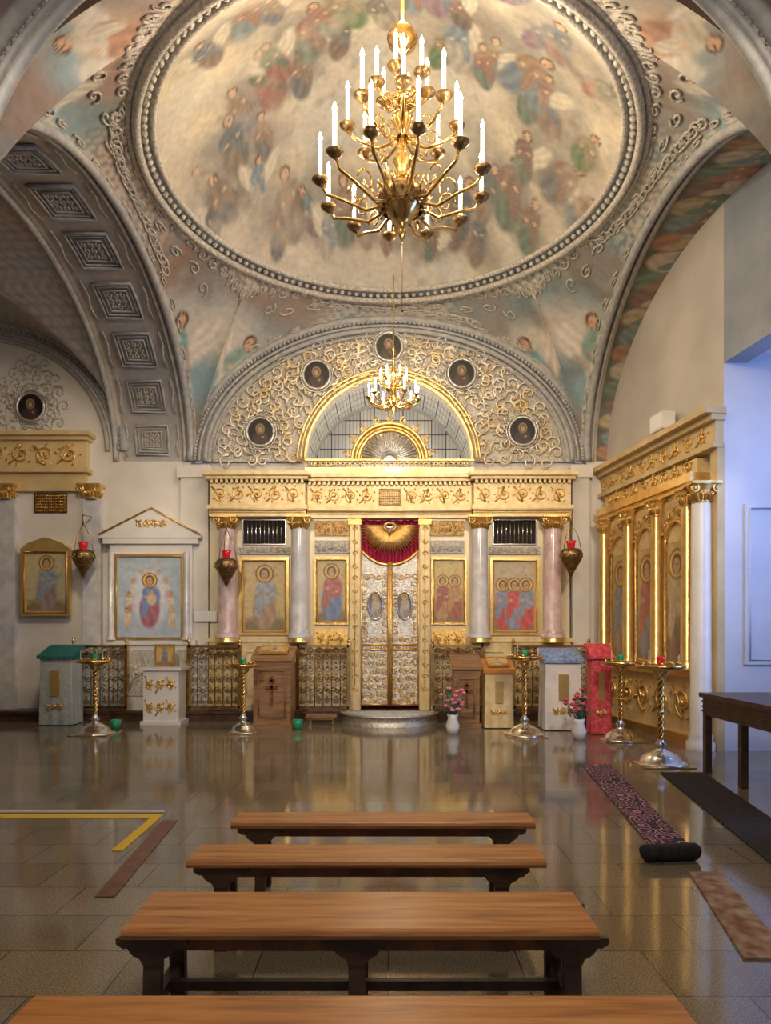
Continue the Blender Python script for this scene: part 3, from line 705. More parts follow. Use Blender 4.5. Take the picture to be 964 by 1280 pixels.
midicon(542, 580, p_saint((.50,.30,.14), (.38,.14,.10), (.72,.56,.24), 2), 'gold icon of two robed figures beside the right door leaf')
# sunburst over the doors
mb = MB(); c = (X(487.5), Z(656))
for i in range(61):
    a = PI*(1+(i+.5)/61)+0; 
    l = (.42 if i % 2 else .50)*(1+.12*abs(cos(a)))
    mb.tube([(c[0]+.09*cos(a), y0+.06, c[1]+.05*sin(a)), (c[0]+l*cos(a)*1.02, y0+.03, c[1]+l*sin(a)*1.05)], [.016, .007], 4)
for i in range(22):
    a = 2*PI*i/22; mb.ball((c[0]+.10*cos(a), y0+.03, c[1]-.03+.07*sin(a)), .03, 4)
B('sunburst', 'gold', mb)
mb = MB(); mb.ball((c[0], y0, c[1]-.06), .035, 6); mb.tube([(c[0]-.10, y0, c[1]-.0), (c[0]-.04, y0, c[1]-.05), (c[0]+.04, y0, c[1]-.05), (c[0]+.10, y0, c[1])], [.006,.03,.03,.006], 6)
mb.tube([(c[0], y0, c[1]-.05), (c[0], y0, c[1]-.15)], [.02, .03], 6); B('dove', 'silver', mb)
# curtain
mb = MB(); mb.grid(lambda a, b: (dx0+a*(dx1-dx0), y0+.22+.035*sin(a*48)+.02*sin(a*17+b*3), SOL+b*(Z(648)-SOL)), 90, 6); B('curtain', 'crimson', mb)
# royal door leaves: openwork with a dipping top edge
hw = (dx1-dx0)/2; mcx = (dx0+dx1)/2
for s, lab in ((-1, 'left'), (1, 'right')):
    mb = MB(); z0_ = SOL+.05
    top = lambda t: Z(706)+.24*t*t*0+(.26*(t**2.2))     # t = 0 at the meeting stile
    xs = [mcx+s*(.02+t*(hw-.03)) for t in [i/10 for i in range(11)]]
    poly = [(xs[0], z0_)]+[(xs[10], z0_)]+[(xs[i], top(i/10)) for i in range(10, -1, -1)]
    if s < 0: poly = poly[::-1]
    mb.prism(poly, y0+.03, y0+.06); leafo = B('door_leaf', 'silver', mb); leafo['label'] = 'silvered carved door leaf'
    mb = MB(); mb.tube([(x, y0+.01, top(i/10)) for i, x in enumerate(xs)], .028, 6); mb.tube([(xs[0], y0+.01, z0_), (xs[0], y0+.01, top(0)+.05)], .028, 6); mb.tube([(xs[10], y0+.01, z0_), (xs[10], y0+.01, top(1))], .018, 5)
    for zz in (z0_+.03, Z(812), Z(806)): mb.tube([(xs[0], y0+.01, zz), (xs[10], y0+.01, zz)], .018, 5)
    for j in range(17):
        for i in range(4):
            t = (i+.5)/4; z = z0_+.07+j*.142
            if z > top(t)-.06: continue
            x = mcx+s*(.03+t*(hw-.05)); tx = (x-(mcx+s*hw*.5)); 
            if abs(tx) < .14 and Z(795) < z < Z(722): continue
            p = spiral(x, z, .066, 1.25, 1 if (i+j) % 2 else -1, j*1.3+i, 9); mb.tube([(u, y0+.018, v) for u, v in p], .012, 4)
    dco = B('leaf_scrolls', 'gold' if s > 0 else 'goldflat', mb, ico)
    # oval icon
    ox = mcx+s*hw*.5; oz = Z(757)
    mb = MB(); mb.grid(lambda a, b: (ox+.125*b*cos(2*PI*a), y0+.02, oz+.24*b*sin(2*PI*a)), 40, 14)
    V = np.array(mb.v); P = Paint(V[:,0]-ox, V[:,2]-oz+.24, (.20,.17,.13)); fig(P, 0, .0, .46, (.30,.24,.22), (.40,.36,.32), 0, True)
    o = B('oval_icon', 'icon', mb); set_paint(o, P.c)
    mb = MB(); mb.tube([(ox+.13*cos(2*PI*i/28), y0+.01, oz+.25*sin(2*PI*i/28)) for i in range(28)], .02, 6, True); B('oval_frame', 'steel', mb)

# medallions on the arch and the left lunette
first = None
def medallion(px, py, lab, grp='dark round medallions on the arch'):
    x, z = wx(px, YB), wz(py, YB); r = .235
    t = thing('round_medallion', lab, 'medallion', (x, YB-.03, z), 0, grp)
    mb = MB(); mb.grid(lambda a, b: (r*b*cos(2*PI*a), -.03, r*b*sin(2*PI*a)*1.04), 40, 16); V = np.array(mb.v)
    P = p_portrait(V[:,0], V[:,2]+r, 2*r, 2*r); o = mb.build('portrait', 'icon', t); set_paint(o, P.c)
    mb = MB(); mb.tube([((r+.01)*cos(2*PI*i/36), -.03, (r+.01)*sin(2*PI*i/36)*1.04) for i in range(36)], .026, 6, True)
    mb.tube([((r+.055)*cos(2*PI*i/36), -.01, (r+.055)*sin(2*PI*i/36)*1.04) for i in range(36)], .016, 5, True)
    for i in range(10):
        a = 2*PI*i/10; p = spiral((r+.13)*cos(a), (r+.13)*sin(a), .065, 1.1, 1 if i % 2 else -1, a+PI, 9); mb.tube([(u, -.01, v) for u, v in p], .014, 4)
    mb.build('rim', 'silver', t)
medallion(486, 435, 'dark round portrait medallion at the crown of the central arch')
medallion(396, 470, 'dark portrait medallion on the upper left of the central arch')
medallion(577, 468, 'dark portrait medallion on the upper right of the central arch')
medallion(326, 541, 'dark portrait medallion at the left foot of the central arch')
medallion(653, 540, 'dark portrait medallion at the right foot of the central arch')
medallion(40, 510, 'dark portrait medallion in the lunette of the left aisle', None)

# ---- left: gabled white icon case, framed icon, grille, lit strip
def atw(px, py): return wx(px, YB), wz(py, YB)
t = thing('gabled_icon_case', 'white gabled icon case with a pale blue icon of the enthroned mother', 'icon case', (wx(190, 12.2), 12.2, SOL)); ox = wx(190, 12.2)
l = lambda p: wx(p, 12.2)-ox; zz = lambda p: wz(p, 12.2)-SOL
mb = MB(); mb.box(l(137), l(240), 0, .19, 0, zz(676)); mb.box(l(130), l(248), -.06, .19, zz(680), zz(673)); mb.box(l(133), l(245), -.05, .19, zz(806), zz(800)); mb.build('cabinet', 'whitegloss', t)
mb = MB(); mb.prism([(l(126), zz(673)), (l(252), zz(673)), (l(252), zz(669)), (l(192), zz(636)), (l(126), zz(669))], -.08, .19)
mb.build('gable', 'whitegloss', t)
mb = MB(); scroll_band(mb, l(172), l(212), zz(660), zz(650), -.09, 4, .014); mb.tube([(l(126), -.09, zz(669)), (l(191), -.09, zz(636)), (l(252), -.09, zz(669))], .02, 5); mb.build('gable_ornament', 'gold', t)
mb = MB(); frame(mb, l(147), l(228), zz(797), zz(696), 0, .05, .05); mb.build('icon_frame', 'goldflat', t)
for a in (140, 234):
    mb = MB(); column(mb, l(a), -.03, zz(800), zz(690), .06); mb.build('side_column', 'marblecol', t)
icon_panel('icon', l(147), l(228), zz(797), zz(696), -.02, p_mother(), t, 150)
mb = MB(); mb.box(l(140), l(237), -.02, .0, zz(870), zz(812)); scroll_band(mb, l(145), l(232), zz(866), zz(816), -.03, 5, .018); mb.build('base_panel', 'stucco', t)
t = thing('wall_icon', 'narrow icon of a seated figure in a yellow-gold frame at the far left', 'icon', (wx(58, 12.3), 12.3, wz(730, 12.3))); ox, oz = wx(58, 12.3), wz(730, 12.3)
mb = MB(); frame(mb, wx(32, 12.3)-ox, wx(85, 12.3)-ox, wz(766, 12.3)-oz, wz(690, 12.3)-oz, 0, .06, .06)
mb.prism([(-.48, .60), (.48, .60), (.3, .74), (0, .84), (-.3, .74)], -.05, .09); mb.build('frame', 'goldflat', t)
icon_panel('panel', wx(32, 12.3)-ox, wx(85, 12.3)-ox, wz(766, 12.3)-oz, wz(690, 12.3)-oz, -.01, p_saint((.34,.26,.24), (.28,.34,.42), (.62,.56,.36), 1), t, 90)
for (a, b, c, d, lab) in ((45, 83, 618, 640, 'brass ventilation grille high on the left aisle wall'),):
    x0, z0 = atw(a, d); x1, z1 = atw(b, c); t = thing('ventilation_grille', lab, 'grille', ((x0+x1)/2, YB, (z0+z1)/2)); w, h = (x1-x0)/2, (z1-z0)/2
    mb = MB(); frame(mb, -w, w, -h, h, -.01, .02, .02); mb.box(-w, w, -.012, -.0, -h, h); mb.build('frame', 'darkbrass', t)
    mb = MB()
    for i in range(14): x = -w+(i+.5)*w/7; mb.box(x-.012, x+.012, -.04, -.01, -h, h)
    for i in range(6): z = -h+(i+.5)*h/3; mb.box(-w, w, -.036, -.014, z-.01, z+.01)
    mb.build('lattice', 'brass', t)
# pilasters of the left aisle wall
for i, a in enumerate((12, 118)):
    mb = MB(); x = wx(a, YB); mb.box(x-.16, x+.16, YB-.12, YB, 0, wz(625, YB)); struct(mb.build('trim_pilaster_left' if i else 'trim_pilaster_far_left', 'marblecol'))
    mb = MB(); capital(mb, x, YB-.08, wz(626, YB), .34, .26); struct(mb.build('trim_capital_left' if i else 'trim_capital_far_left', 'gold'))

# ---- right wall: gilded icon case set into the wall
t = thing('gilded_icon_case', 'long gilded icon case with three arched icons on the right wall', 'icon case', (0,0,0))
def RB(name, m, mbx): mbx.v = [rw(x, -y, z) for x, y, z in mbx.v]; return mbx.build(name, m, t)
mb = MB(); mb.box(.25, RL-.35, -.16, 0, SOL*0, 3.95); RB('case', 'paleg', mb)
mb = MB(); mb.box(.18, RL-.28, -.30, 0, 3.62, 3.74); mb.box(.22, RL-.32, -.24, 0, 3.55, 3.62); RB('top_moulding', 'goldflat', mb)
mb = MB(); mb.box(.2, RL-.3, -.26, 0, .95, 1.05); RB('ledge', 'goldflat', mb)
mb = MB(); mb.box(.2, RL-.3, -.24, 0, 0, .14); RB('foot_moulding', 'goldflat', mb)
mb = MB(); scroll_band(mb, .3, RL-.4, 3.74, 3.98, -.18, 9, .014); RB('carved_frieze', 'gold', mb)
mb = MB(); scroll_band(mb, .3, RL-.4, .3, .85, -.18, 5, .02); RB('base_carving', 'gold', mb)
cs = (.42, 1.30, 2.18, 3.0)
for s_ in cs:
    mb = MB(); column(mb, s_, -.26, 1.05, 3.28, .085); RB('column', 'goldflat', mb)
    mb = MB(); capital(mb, s_, -.26, 3.28, .22, .27); RB('capital', 'gold', mb)
for i in range(3):
    a, b = cs[i]+.14, cs[i+1]-.14; c = (a+b)/2; w = (b-a)/2
    mb = MB(); mb.grid(lambda u, v: (a+u*(b-a), -.17, 1.12+v*(1.75)), 40, 90); V = np.array(mb.v)
    P = p_saint([(.40,.30,.26),(.30,.34,.38),(.28,.20,.16)][i], [(.26,.30,.34),(.45,.18,.14),(.50,.42,.30)][i], (.62,.48,.24))(V[:,0]-c, V[:,2]-1.12, b-a, 1.75)
    o = RB('icon', 'icon', mb); set_paint(o, P.c)
    mb = MB(); mb.tube([(a, -.19, 1.12), (a, -.19, 2.87)]+[(c-w*cos(PI*j/14), -.19, 2.87+w*1.1*sin(PI*j/14)) for j in range(15)]+[(b, -.19, 1.12)], .028, 6, True)
    for j in range(7):
        p = spiral(c-w*1.2*cos(PI*(j+.5)/7), 2.95+w*1.3*sin(PI*(j+.5)/7), .07, 1.2, 1 if j < 3 else -1, j, 9); mb.tube([(u, -.19, v) for u, v in p], .014, 4)
    RB('arched_frame', 'gold', mb)
# pilaster with gilded capital at the end of the right wall
mb = MB(); x, y, _ = rw(RL-.16, .22, 0); column(mb, x, y, 0, 3.28, .14); struct(mb.build('trim_column_right', 'whitegloss'))
mb = MB(); capital(mb, x, y, 3.28, .32, .28); struct(mb.build('trim_capital_right', 'gold'))
mb = MB(); frame(mb, 4.75, 5.6, 1.2, 3.2, 9.0, .06, .03); struct(mb.build('trim_return_panel', 'plaster_daylit'))
# ================================================================ FURNITURE ON THE FLOOR
def scallop(w, h, n=8):     # half bracket profile, from centre outward
    pts = [(-w/2, 0), (-w/2, -h*.22), (-w*.40, -h*.40), (-w*.34, -h*.38), (-w*.28, -h*.62), (-w*.16, -h*.80), (-w*.13, -h), (w*.13, -h), (w*.16, -h*.80), (w*.28, -h*.62), (w*.34, -h*.38), (w*.40, -h*.40), (w/2, -h*.22), (w/2, 0)]
    return pts
def bench(x0, x1, yf, dep, lab, legs, sh=.45, th=.042, rz=0., loc=None):
    t = thing('wooden_bench', lab, 'bench', loc or ((x0+x1)/2, yf+dep/2, 0), rz, 'varnished wooden benches in a row'); w = (x1-x0)/2; d = dep/2
    mb = MB(); prof = [(-d, sh-th*.5), (-d+.006, sh-th*.15), (-d+.02, sh), (d-.02, sh), (d-.006, sh-th*.15), (d, sh-th*.5), (d-.006, sh-th*.9), (d-.02, sh-th), (-d+.02, sh-th), (-d+.006, sh-th*.9)]
    n = len(prof); mb.add([(-w, a, b) for a, b in prof]+[(w, a, b) for a, b in prof], [tuple(range(n))[::-1], tuple(range(n, 2*n))]+[(i, (i+1)%n, (i+1)%n+n, i+n) for i in range(n)])
    mb.build('seat', 'pine', t)
    mb = MB(); mb.box(-w+.10, w-.10, -d+.05, -d+.075, sh-th-.055, sh-th); mb.build('apron', 'darkbronze', t)
    mb = MB(); mb.box(-w+.10, w-.10, d-.075, d-.05, sh-th-.055, sh-th); mb.build('apron', 'darkbronze', t)
    for lx in legs:
        lx = lx-(x0+x1)/2
        mb = MB(); mb.prism([(lx+a, sh-th+b) for a, b in scallop(.27, .10)], -d+.025, -d+.05); mb.build('bracket', 'darkwood', t)
        mb = MB(); mb.prism([(lx+a, sh-th+b) for a, b in scallop(.27, .10)], d-.05, d-.025); mb.build('bracket', 'darkwood', t)
        for sg in (-1, 1):
            mb = MB(); yy = sg*(d-.06); mb.v = []
            vs = [(lx-.035, yy-.02, sh-th-.02), (lx+.035, yy-.02, sh-th-.02), (lx+.035, yy+.02, sh-th-.02), (lx-.035, yy+.02, sh-th-.02)]
            k = sg*.03
            vs += [(lx-.03, yy-.02+k, 0), (lx+.03, yy-.02+k, 0), (lx+.03, yy+.02+k, 0), (lx-.03, yy+.02+k, 0)]
            mb.add(vs, [(0,1,2,3),(7,6,5,4),(0,4,5,1),(1,5,6,2),(2,6,7,3),(3,7,4,0)]); mb.build('leg', 'darkwood', t)
        mb = MB(); mb.box(lx-.02, lx+.02, -d+.06, d-.06, .12, .17); mb.build('stretcher', 'darkwood', t)
    mb = MB(); mb.box(min(legs)-(x0+x1)/2, max(legs)-(x0+x1)/2, -.015, .015, .125, .165); mb.build('long_rail', 'darkwood', t)
    return t
bench(-1.09, .88, 1.72, .40, 'nearest wooden bench, cut by the bottom edge of the photo', (-.85, .65))
bench(-1.008, .792, 2.56, .40, 'wide wooden bench, second nearest, with dark trestle legs showing', (-.90, -.12, .70))
bench(-.995, .775, 3.34, .28, 'third wooden bench from the front, narrow with scalloped brackets', (-.83, .56))
bench(-.93, .865, 4.01, .25, 'farthest and smallest looking wooden bench near the polished open floor', (-.76, .68))

def strip(name, pts, m, lab, cat, th=.012, kind=None):
    n = len(pts)//2; c = Vector((sum(p[0] for p in pts)/len(pts), sum(p[1] for p in pts)/len(pts), 0))
    mb = MB(); P = [(p[0]-c.x, p[1]-c.y) for p in pts]; k = len(P)
    mb.add([(x, y, 0) for x, y in P]+[(x, y, th) for x, y in P], [tuple(range(k))[::-1], tuple(range(k, 2*k))]+[(i, (i+1)%k, (i+1)%k+k, i+k) for i in range(k)])
    o = mb.build(name, m, None, (c.x, c.y, .001)); return tag(o, lab, cat)
fl = lambda px, py: (wx(px, EYE*FP/(py-CY)), EYE*FP/(py-CY))
strip('runner_rug', [fl(814,1060), fl(862,1058), fl(764,957), fl(728,957)], 'rug', 'long crimson and black patterned runner rug on the right of the floor', 'rug')
strip('runner_rug', [fl(930,1200), fl(990,1200), fl(900,1092), fl(862,1092)], mat('rust_swirl_rug', (.22,.10,.06), .95, col2=(.42,.33,.27), scale=9), 'grey and rust swirled rug at the right, nearer than the crimson runner', 'rug')
strip('black_runner', [fl(975,1090), fl(1060,1090), fl(880,967), fl(826,967)], 'black', 'wide plain black runner beside the right wall', 'rug', .015)
a, b = fl(838, 1076), None
mb = MB(); mb.tube([(-.20, 0, .055), (-.18, 0, .06), (.18, 0, .06), (.20, 0, .055)], [.045, .058, .058, .045], 14)
mb.tube([(.20+.0*i, .05*cos(i*.7)*(1-i/16), .06+.05*sin(i*.7)*(1-i/16)) for i in range(14)], .006, 4)
o = mb.build('rolled_mat', 'black', None, (a[0], a[1], 0), .1); tag(o, 'small rolled black mat at the near end of the crimson runner', 'mat')
strip('yellow_tape_strip', [fl(0,1023), fl(197,1023), fl(197,1018), fl(0,1018)], 'yellow', 'yellow tape strip running across the floor at the left', 'tape', .003)
p0, p1 = fl(197,1019), fl(144,1064)
strip('yellow_tape_strip', [(p1[0]-.03, p1[1]), (p1[0]+.05, p1[1]), (p0[0]+.05, p0[1]+.02), (p0[0]-.03, p0[1]+.02)], 'yellow', 'short yellow tape strip turning toward the viewer at the left', 'tape', .0045)
strip('floor_trim_strip', [fl(0,1016), fl(206,1016), fl(206,1013), fl(0,1013)], 'greytape', 'pale metal strip across the floor just behind the yellow tape', 'strip', .006)
strip('floor_mat', [fl(118,1122), fl(143,1122), fl(222,1026), fl(203,1026)], 'darkbronze', 'narrow dark brown mat on the floor at the left', 'mat', .006)

# ambo with patterned carpet
t = thing('ambo', 'rounded low platform step with grey patterned carpet before the doors', 'platform', (0, 11.96, 0))
ax = wx(487, 12)
mb = MB(); pr = [(.84, 0), (.84, .03), (.82, .04), (.82, SOL-.03), (.86, SOL-.02), (.86, SOL)]; mb.lathe(pr+[(0.001, SOL)], (ax, 0, 0), 36, PI, 2*PI); mb.build('step', 'silver', t)
mb = MB(); mb.lathe([(.78, SOL+.001), (.78, SOL+.012), (.001, SOL+.012)], (ax, -.005, 0), 36, PI, 2*PI)
mb.build('carpet', mat('grey_patterned_carpet', (.30,.34,.36), .9, col2=(.62,.60,.56), scale=22), t)

# ---- railings along the solea
def railing(p0, p1, lab):
    d = 12.08; x0, x1 = wx(p0, d), wx(p1, d); c = (x0+x1)/2; w = (x1-x0)/2; H = wz(806, d)-SOL
    t = thing('gilded_railing', lab, 'railing', (c, d, SOL), 0, 'pierced metal railings along the raised step')
    mb = MB(); mb.box(-w, w, -.03, .03, H-.05, H); mb.box(-w, w, -.02, .02, H-.17, H-.145); mb.build('top_rail', 'brass', t)
    mb = MB(); mb.box(-w, w, -.03, .03, .03, .08); mb.build('bottom_rail', 'darkbrass', t)
    for s in (-1, 1):
        mb = MB(); mb.box(s*w-.03, s*w+.03, -.03, .03, 0, H); mb.lathe([(.03, 0), (.015, .02), (.035, .06), (.02, .10), (.001, .13)], (s*w, 0, H), 12); mb.build('post', 'brass', t)
    mb = MB(); n = max(3, int(2*w/.15))
    for i in range(n):
        x = -w+(i+.5)*2*w/n
        mb.tube([(x+.05*cos(j*PI/5), 0, H-.098+.042*sin(j*PI/5)) for j in range(10)], .009, 4, True)
        mb.tube([(x-w/n, 0, .08), (x-w/n, 0, H-.16)], .009, 5)
        for r_ in range(5):
            z = .16+r_*(H-.36)/4
            for s in (-1, 1):
                p = spiral(x+s*.030, z, .052, 1.2, s, PI/2+r_, 10); mb.tube([(u, 0, v) for u, v in p], .009, 4)
            mb.ball((x, 0, z+.08), .018, 4)
    mb.build('lattice', 'darkbrass', t)
railing(92, 158, 'pierced railing section at the far left beside the grey-draped lectern')
railing(236, 300, 'pierced railing section between the gabled case and the wooden lectern')
railing(372, 436, 'pierced railing section immediately left of the rounded platform')
railing(541, 604, 'pierced railing section immediately right of the rounded platform')
railing(642, 736, 'wide pierced railing section before the blue and silver right side')

# ---- lecterns
def lectern(px, py, w, h, lab, top, body, kind='wood', cush=None, book=False, rz=0., onsol=False):
    d = FP*(EYE-(SOL if onsol else 0))/(py-CY); x = wx(px, d); t = thing('lectern', lab, 'lectern', (x, d, SOL if onsol else 0), rz); dd = w*.78
    if kind == 'wood':
        mb = MB(); mb.box(-w/2, w/2, -dd/2, dd/2, 0, h-.22); mb.box(-w/2-.03, w/2+.03, -dd/2-.03, dd/2+.03, 0, .08); frame(mb, -w/2+.09, w/2-.09, .20, h-.36, -dd/2, .03, .02); mb.build('body', body, t)
        mb = MB(); mb.box(-.018, .018, -dd/2-.03, -dd/2, h*.30, h*.66); mb.box(-.09, .09, -dd/2-.03, -dd/2, h*.50, h*.54); mb.box(-.05, .05, -dd/2-.03, -dd/2, h*.59, h*.62); mb.build('cross', 'darkbronze', t)
    else:
        mb = MB()
        def dr(a, b):
            k = a*4; i = int(k) % 4; f = k-int(k); cs = [(-1,-1),(1,-1),(1,1),(-1,1)]; p, q = cs[i], cs[(i+1)%4]; fl_ = 1+.07*(1-b)+.035*(1-b)*sin(a*75)
            return ((p[0]+(q[0]-p[0])*f)*w/2*fl_, (p[1]+(q[1]-p[1])*f)*dd/2*fl_, .015+b*(h-.20))
        mb.grid(dr, 120, 10); mb.build('drape', body, t)
        mb = MB(); mb.box(-w*.14, w*.14, -dd*.60, -dd*.545, h*.38, h*.70); scroll_band(mb, -w*.3, w*.3, h*.2, h*.3, -dd*.575, 3, .012); mb.build('embroidery', 'goldflat', t)
    mb = MB(); a = w/2+.04; mb.add([(-a,-dd/2-.05,h-.20),(a,-dd/2-.05,h-.20),(a,dd/2+.03,h-.02),(-a,dd/2+.03,h-.02),(-a,-dd/2-.05,h-.15),(a,-dd/2-.05,h-.15),(a,dd/2+.03,h+.03),(-a,dd/2+.03,h+.03)], [(0,3,2,1),(4,5,6,7),(0,1,5,4),(1,2,6,5),(2,3,7,6),(3,0,4,7)])
    mb.add([(-a*.9,-dd*.45,h-.22),(a*.9,-dd*.45,h-.22),(a*.9,dd*.45,h-.22),(-a*.9,dd*.45,h-.22),(-a*.9,-dd*.45,h-.18),(a*.9,-dd*.45,h-.18),(a*.9,dd*.5,h-.01),(-a*.9,dd*.5,h-.01)], [(0,3,2,1),(4,5,6,7),(0,1,5,4),(1,2,6,5),(2,3,7,6),(3,0,4,7)])
    mb.build('slanted_top', top, t)
    if cush:
        mb = MB(); mb.grid(lambda u, v: (-a*.9+1.8*a*u, -dd/2-.02+(dd)*v, h-.14+.17*v+.05*sin(PI*u)*sin(PI*v)), 14, 10)
        mb.grid(lambda u, v: (-a*.9+1.8*a*u, -dd/2-.02-.004*v, h-.20+.06*v), 14, 2); mb.build('cushion', cush, t)
    return t
lectern(77, 905, .52, 1.32, 'grey-green brocade draped lectern with a teal cushion at the far left', 'teal', 'greycloth', 'drape', 'teal')
lectern(343, 909, .60, 1.30, 'brown wooden lectern with a cross, left of the doors', 'walnut', 'walnut')
lectern(582, 909, .42, 1.16, 'brown wooden lectern just right of the doors', 'walnut', 'walnut')
lectern(622, 909, .44, 1.10, 'cream draped lectern in front of the right pier', 'pine', 'paleg', 'drape')
lectern(700, 911, .56, 1.28, 'blue brocade draped lectern near the blue-lit corner', 'bluecloth', 'whitecloth', 'drape', 'bluecloth')
lectern(749, 917, .30, 1.36, 'narrow lectern under a bright red cloth by the gilded case', 'redcloth', 'redcloth', 'drape', 'redcloth')
def desk_icon(px, py, w, h, lab, rob, man):
    d = FP*EYE/(py-CY); t = thing('lectern_icon', lab, 'icon', (wx(px, d), d, h+.0), 0, 'small icons lying on the lecterns'); W = w*.72; tilt = math.atan2(.18, w*.78+.08)
    t.rotation_euler.x = -(PI/2-tilt)
    t.location = (wx(px, d), d-.01, h-.045)
    mb = MB(); frame(mb, -W/2, W/2, -.13, .13, -.03, .02, .02); mb.box(-W/2, W/2, -.035, -.005, -.13, .13); mb.build('frame', 'goldflat', t)
    icon_panel('panel', -W/2, W/2, -.13, .13, -.037, p_saint(rob, man), t, 50)
desk_icon(343, 909, .60, 1.30, 'small icon lying on the wooden lectern left of the doors', (.4,.1,.1), (.2,.25,.4))
desk_icon(622, 909, .44, 1.10, 'small icon lying on the cream draped lectern', (.3,.2,.4), (.5,.4,.2))
# pedestal with white patterned cloth
d = 11.75; x = wx(206, d); t = thing('square_pedestal', 'white square pedestal with scrollwork front below the gabled icon case', 'pedestal', (x, d, 0))
mb = MB(); mb.box(-.30, .30, -.2, .2, .05, .92); mb.box(-.34, .34, -.24, .24, 0, .06); mb.box(-.35, .35, -.25, .25, .92, .97); mb.build('body', 'whitegloss', t)
mb = MB(); scroll_band(mb, -.27, .27, .50, .86, -.205, 3, .016); scroll_band(mb, -.27, .27, .12, .46, -.205, 3, .016); mb.build('scrolls', 'gold', t)
# framed icon leaning on pedestal
t = thing('small_icon', 'small gold-framed icon standing on the white pedestal', 'icon', (x, d, .97)); mb = MB(); frame(mb, -.14, .14, .03, .36, 0, .03, .03); mb.build('frame', 'goldflat', t)
icon_panel('panel', -.14, .14, .03, .36, -.01, p_saint((.3,.2,.15), (.2,.25,.35)), t, 50)
# paper notice
mb = MB(); mb.box(-.20, .20, -.006, 0, -.09, .09)
for i in range(4): mb.box(-.15, .15-.05*(i == 3), -.009, -.005, .05-i*.035-.004, .05-i*.035)
o = mb.build('paper_notice', 'paper', None, (wx(255, 12.1), 12.22, wz(770, 12.1))); tag(o, 'pale printed notice on the pier left of the pink marbled column', 'notice')

# ---- standing candelabra
def candlestick(px, py, H, lab, red=False, sc=1.):
    d = FP*EYE/(py-CY); t = thing('standing_candlestick', lab, 'candle stand', (wx(px, d), d, 0), 0, 'brass candle stands with domed silver bases')
    mb = MB(); mb.lathe([(.001, .0), (.30*sc, 0), (.30*sc, .02), (.27*sc, .035), (.24*sc, .04), (.20*sc, .10), (.12*sc, .15), (.06, .17), (.05, .20), (.075, .23), (.04, .27), (.03, .30)], n=28); mb.build('base', 'steel', t)
    mb = MB(); mb.box(-.30*sc, .30*sc, -.30*sc, .30*sc, 0, .012); mb.build('floor_plate', 'brass', t)
    mb = MB(); n = 40
    for k in range(3): mb.tube([(.022*cos(i*.55+k*2.1), .022*sin(i*.55+k*2.1), .29+(H-.42)*i/n) for i in range(n+1)], .017, 5)
    mb.lathe([(.02, .0), (.05, .03), (.02, .06)], (0, 0, .5*H), 14); mb.build('pole', 'brass', t)
    mb = MB(); mb.lathe([(.02, H-.15), (.08, H-.10), (.10, H-.05), (.28*sc, H-.02), (.29*sc, H+.02), (.27*sc, H+.02), (.25*sc, H), (.001, H)], n=28); mb.build('tray', 'brass', t)
    for i in range(10):
        a = 2*PI*i/10; r = .21*sc; mb = MB(); mb.lathe([(.012, 0), (.018, .03), (.018, .05), (.010, .05)], (r*cos(a), r*sin(a), H), 8); sk = mb.build('candle_socket', 'brass', t)
        if i % 3 == 0: mb = MB(); mb.lathe([(.005, .03), (.005, .12+.02*(i % 4)), (.001, .13+.02*(i % 4))], (r*cos(a), r*sin(a), H), 6); mb.build('thin_candle', 'paleg', sk)
    mb = MB(); mb.lathe([(.02, H), (.045, H+.05), (.05, H+.11), (.04, H+.12), (.001, H+.06)], n=14); mb.build('oil_lamp', 'redglass' if red else 'green', t)
    return t
candlestick(656, 919, 1.18, 'brass candle stand before the cream draped lectern')
candlestick(776, 925, 1.12, 'brass candle stand in front of the gilded case, left of two')
candlestick(826, 955, 1.16, 'brass candle stand with a red glass lamp, nearest on the right', True)
candlestick(119, 917, 1.12, 'brass candle stand at the far left by the railing')
candlestick(304, 916, 1.05, 'brass candle stand beside the wooden lectern with a cross', False, .8)

# flowers
def bouquet(px, py, lab, m, seed):
    random.seed(seed); d = FP*EYE/(py-CY); t = thing('flower_vase', lab, 'flowers', (wx(px, d), d, 0))
    mb = MB(); mb.lathe([(.001, 0), (.08, 0), (.11, .12), (.07, .24), (.09, .30), (.08, .30), (.001, .2)], n=18); mb.build('vase', 'whitegloss', t)
    mb = MB(); q = []
    for i in range(46):
        a = random.random()*6.28; r = .20*random.random()**.5; z = .38+random.random()*.34; p = (r*cos(a), r*sin(a), z); q.append(p)
        mb.tube([(0, 0, .22), (p[0]*.5, p[1]*.5, .36), p], .004, 3)
        if i % 2: mb.grid(lambda u, v: (p[0]*.8+(.06*u)*cos(a)+.03*(v-.5)*-sin(a)*sin(PI*u)*2, p[1]*.8+.06*u*sin(a)+.03*(v-.5)*cos(a)*sin(PI*u)*2, z-.08+.05*sin(u*2)), 4, 2)
    mb.build('foliage', 'leaf', t)
    mb = MB()
    for p in q[::2]:
        mb.ball(p, .028, 5)
        for k in range(5): mb.ball((p[0]+.026*cos(k*1.26), p[1]+.026*sin(k*1.26), p[2]), .018, 4)
    mb.build('blossoms', m, t)
bouquet(566, 917, 'white vase of pink flowers beside the right of the rounded platform', 'pinkflower', 4)
bouquet(724, 924, 'white vase of red flowers between the blue and red lecterns', 'redcloth', 9)
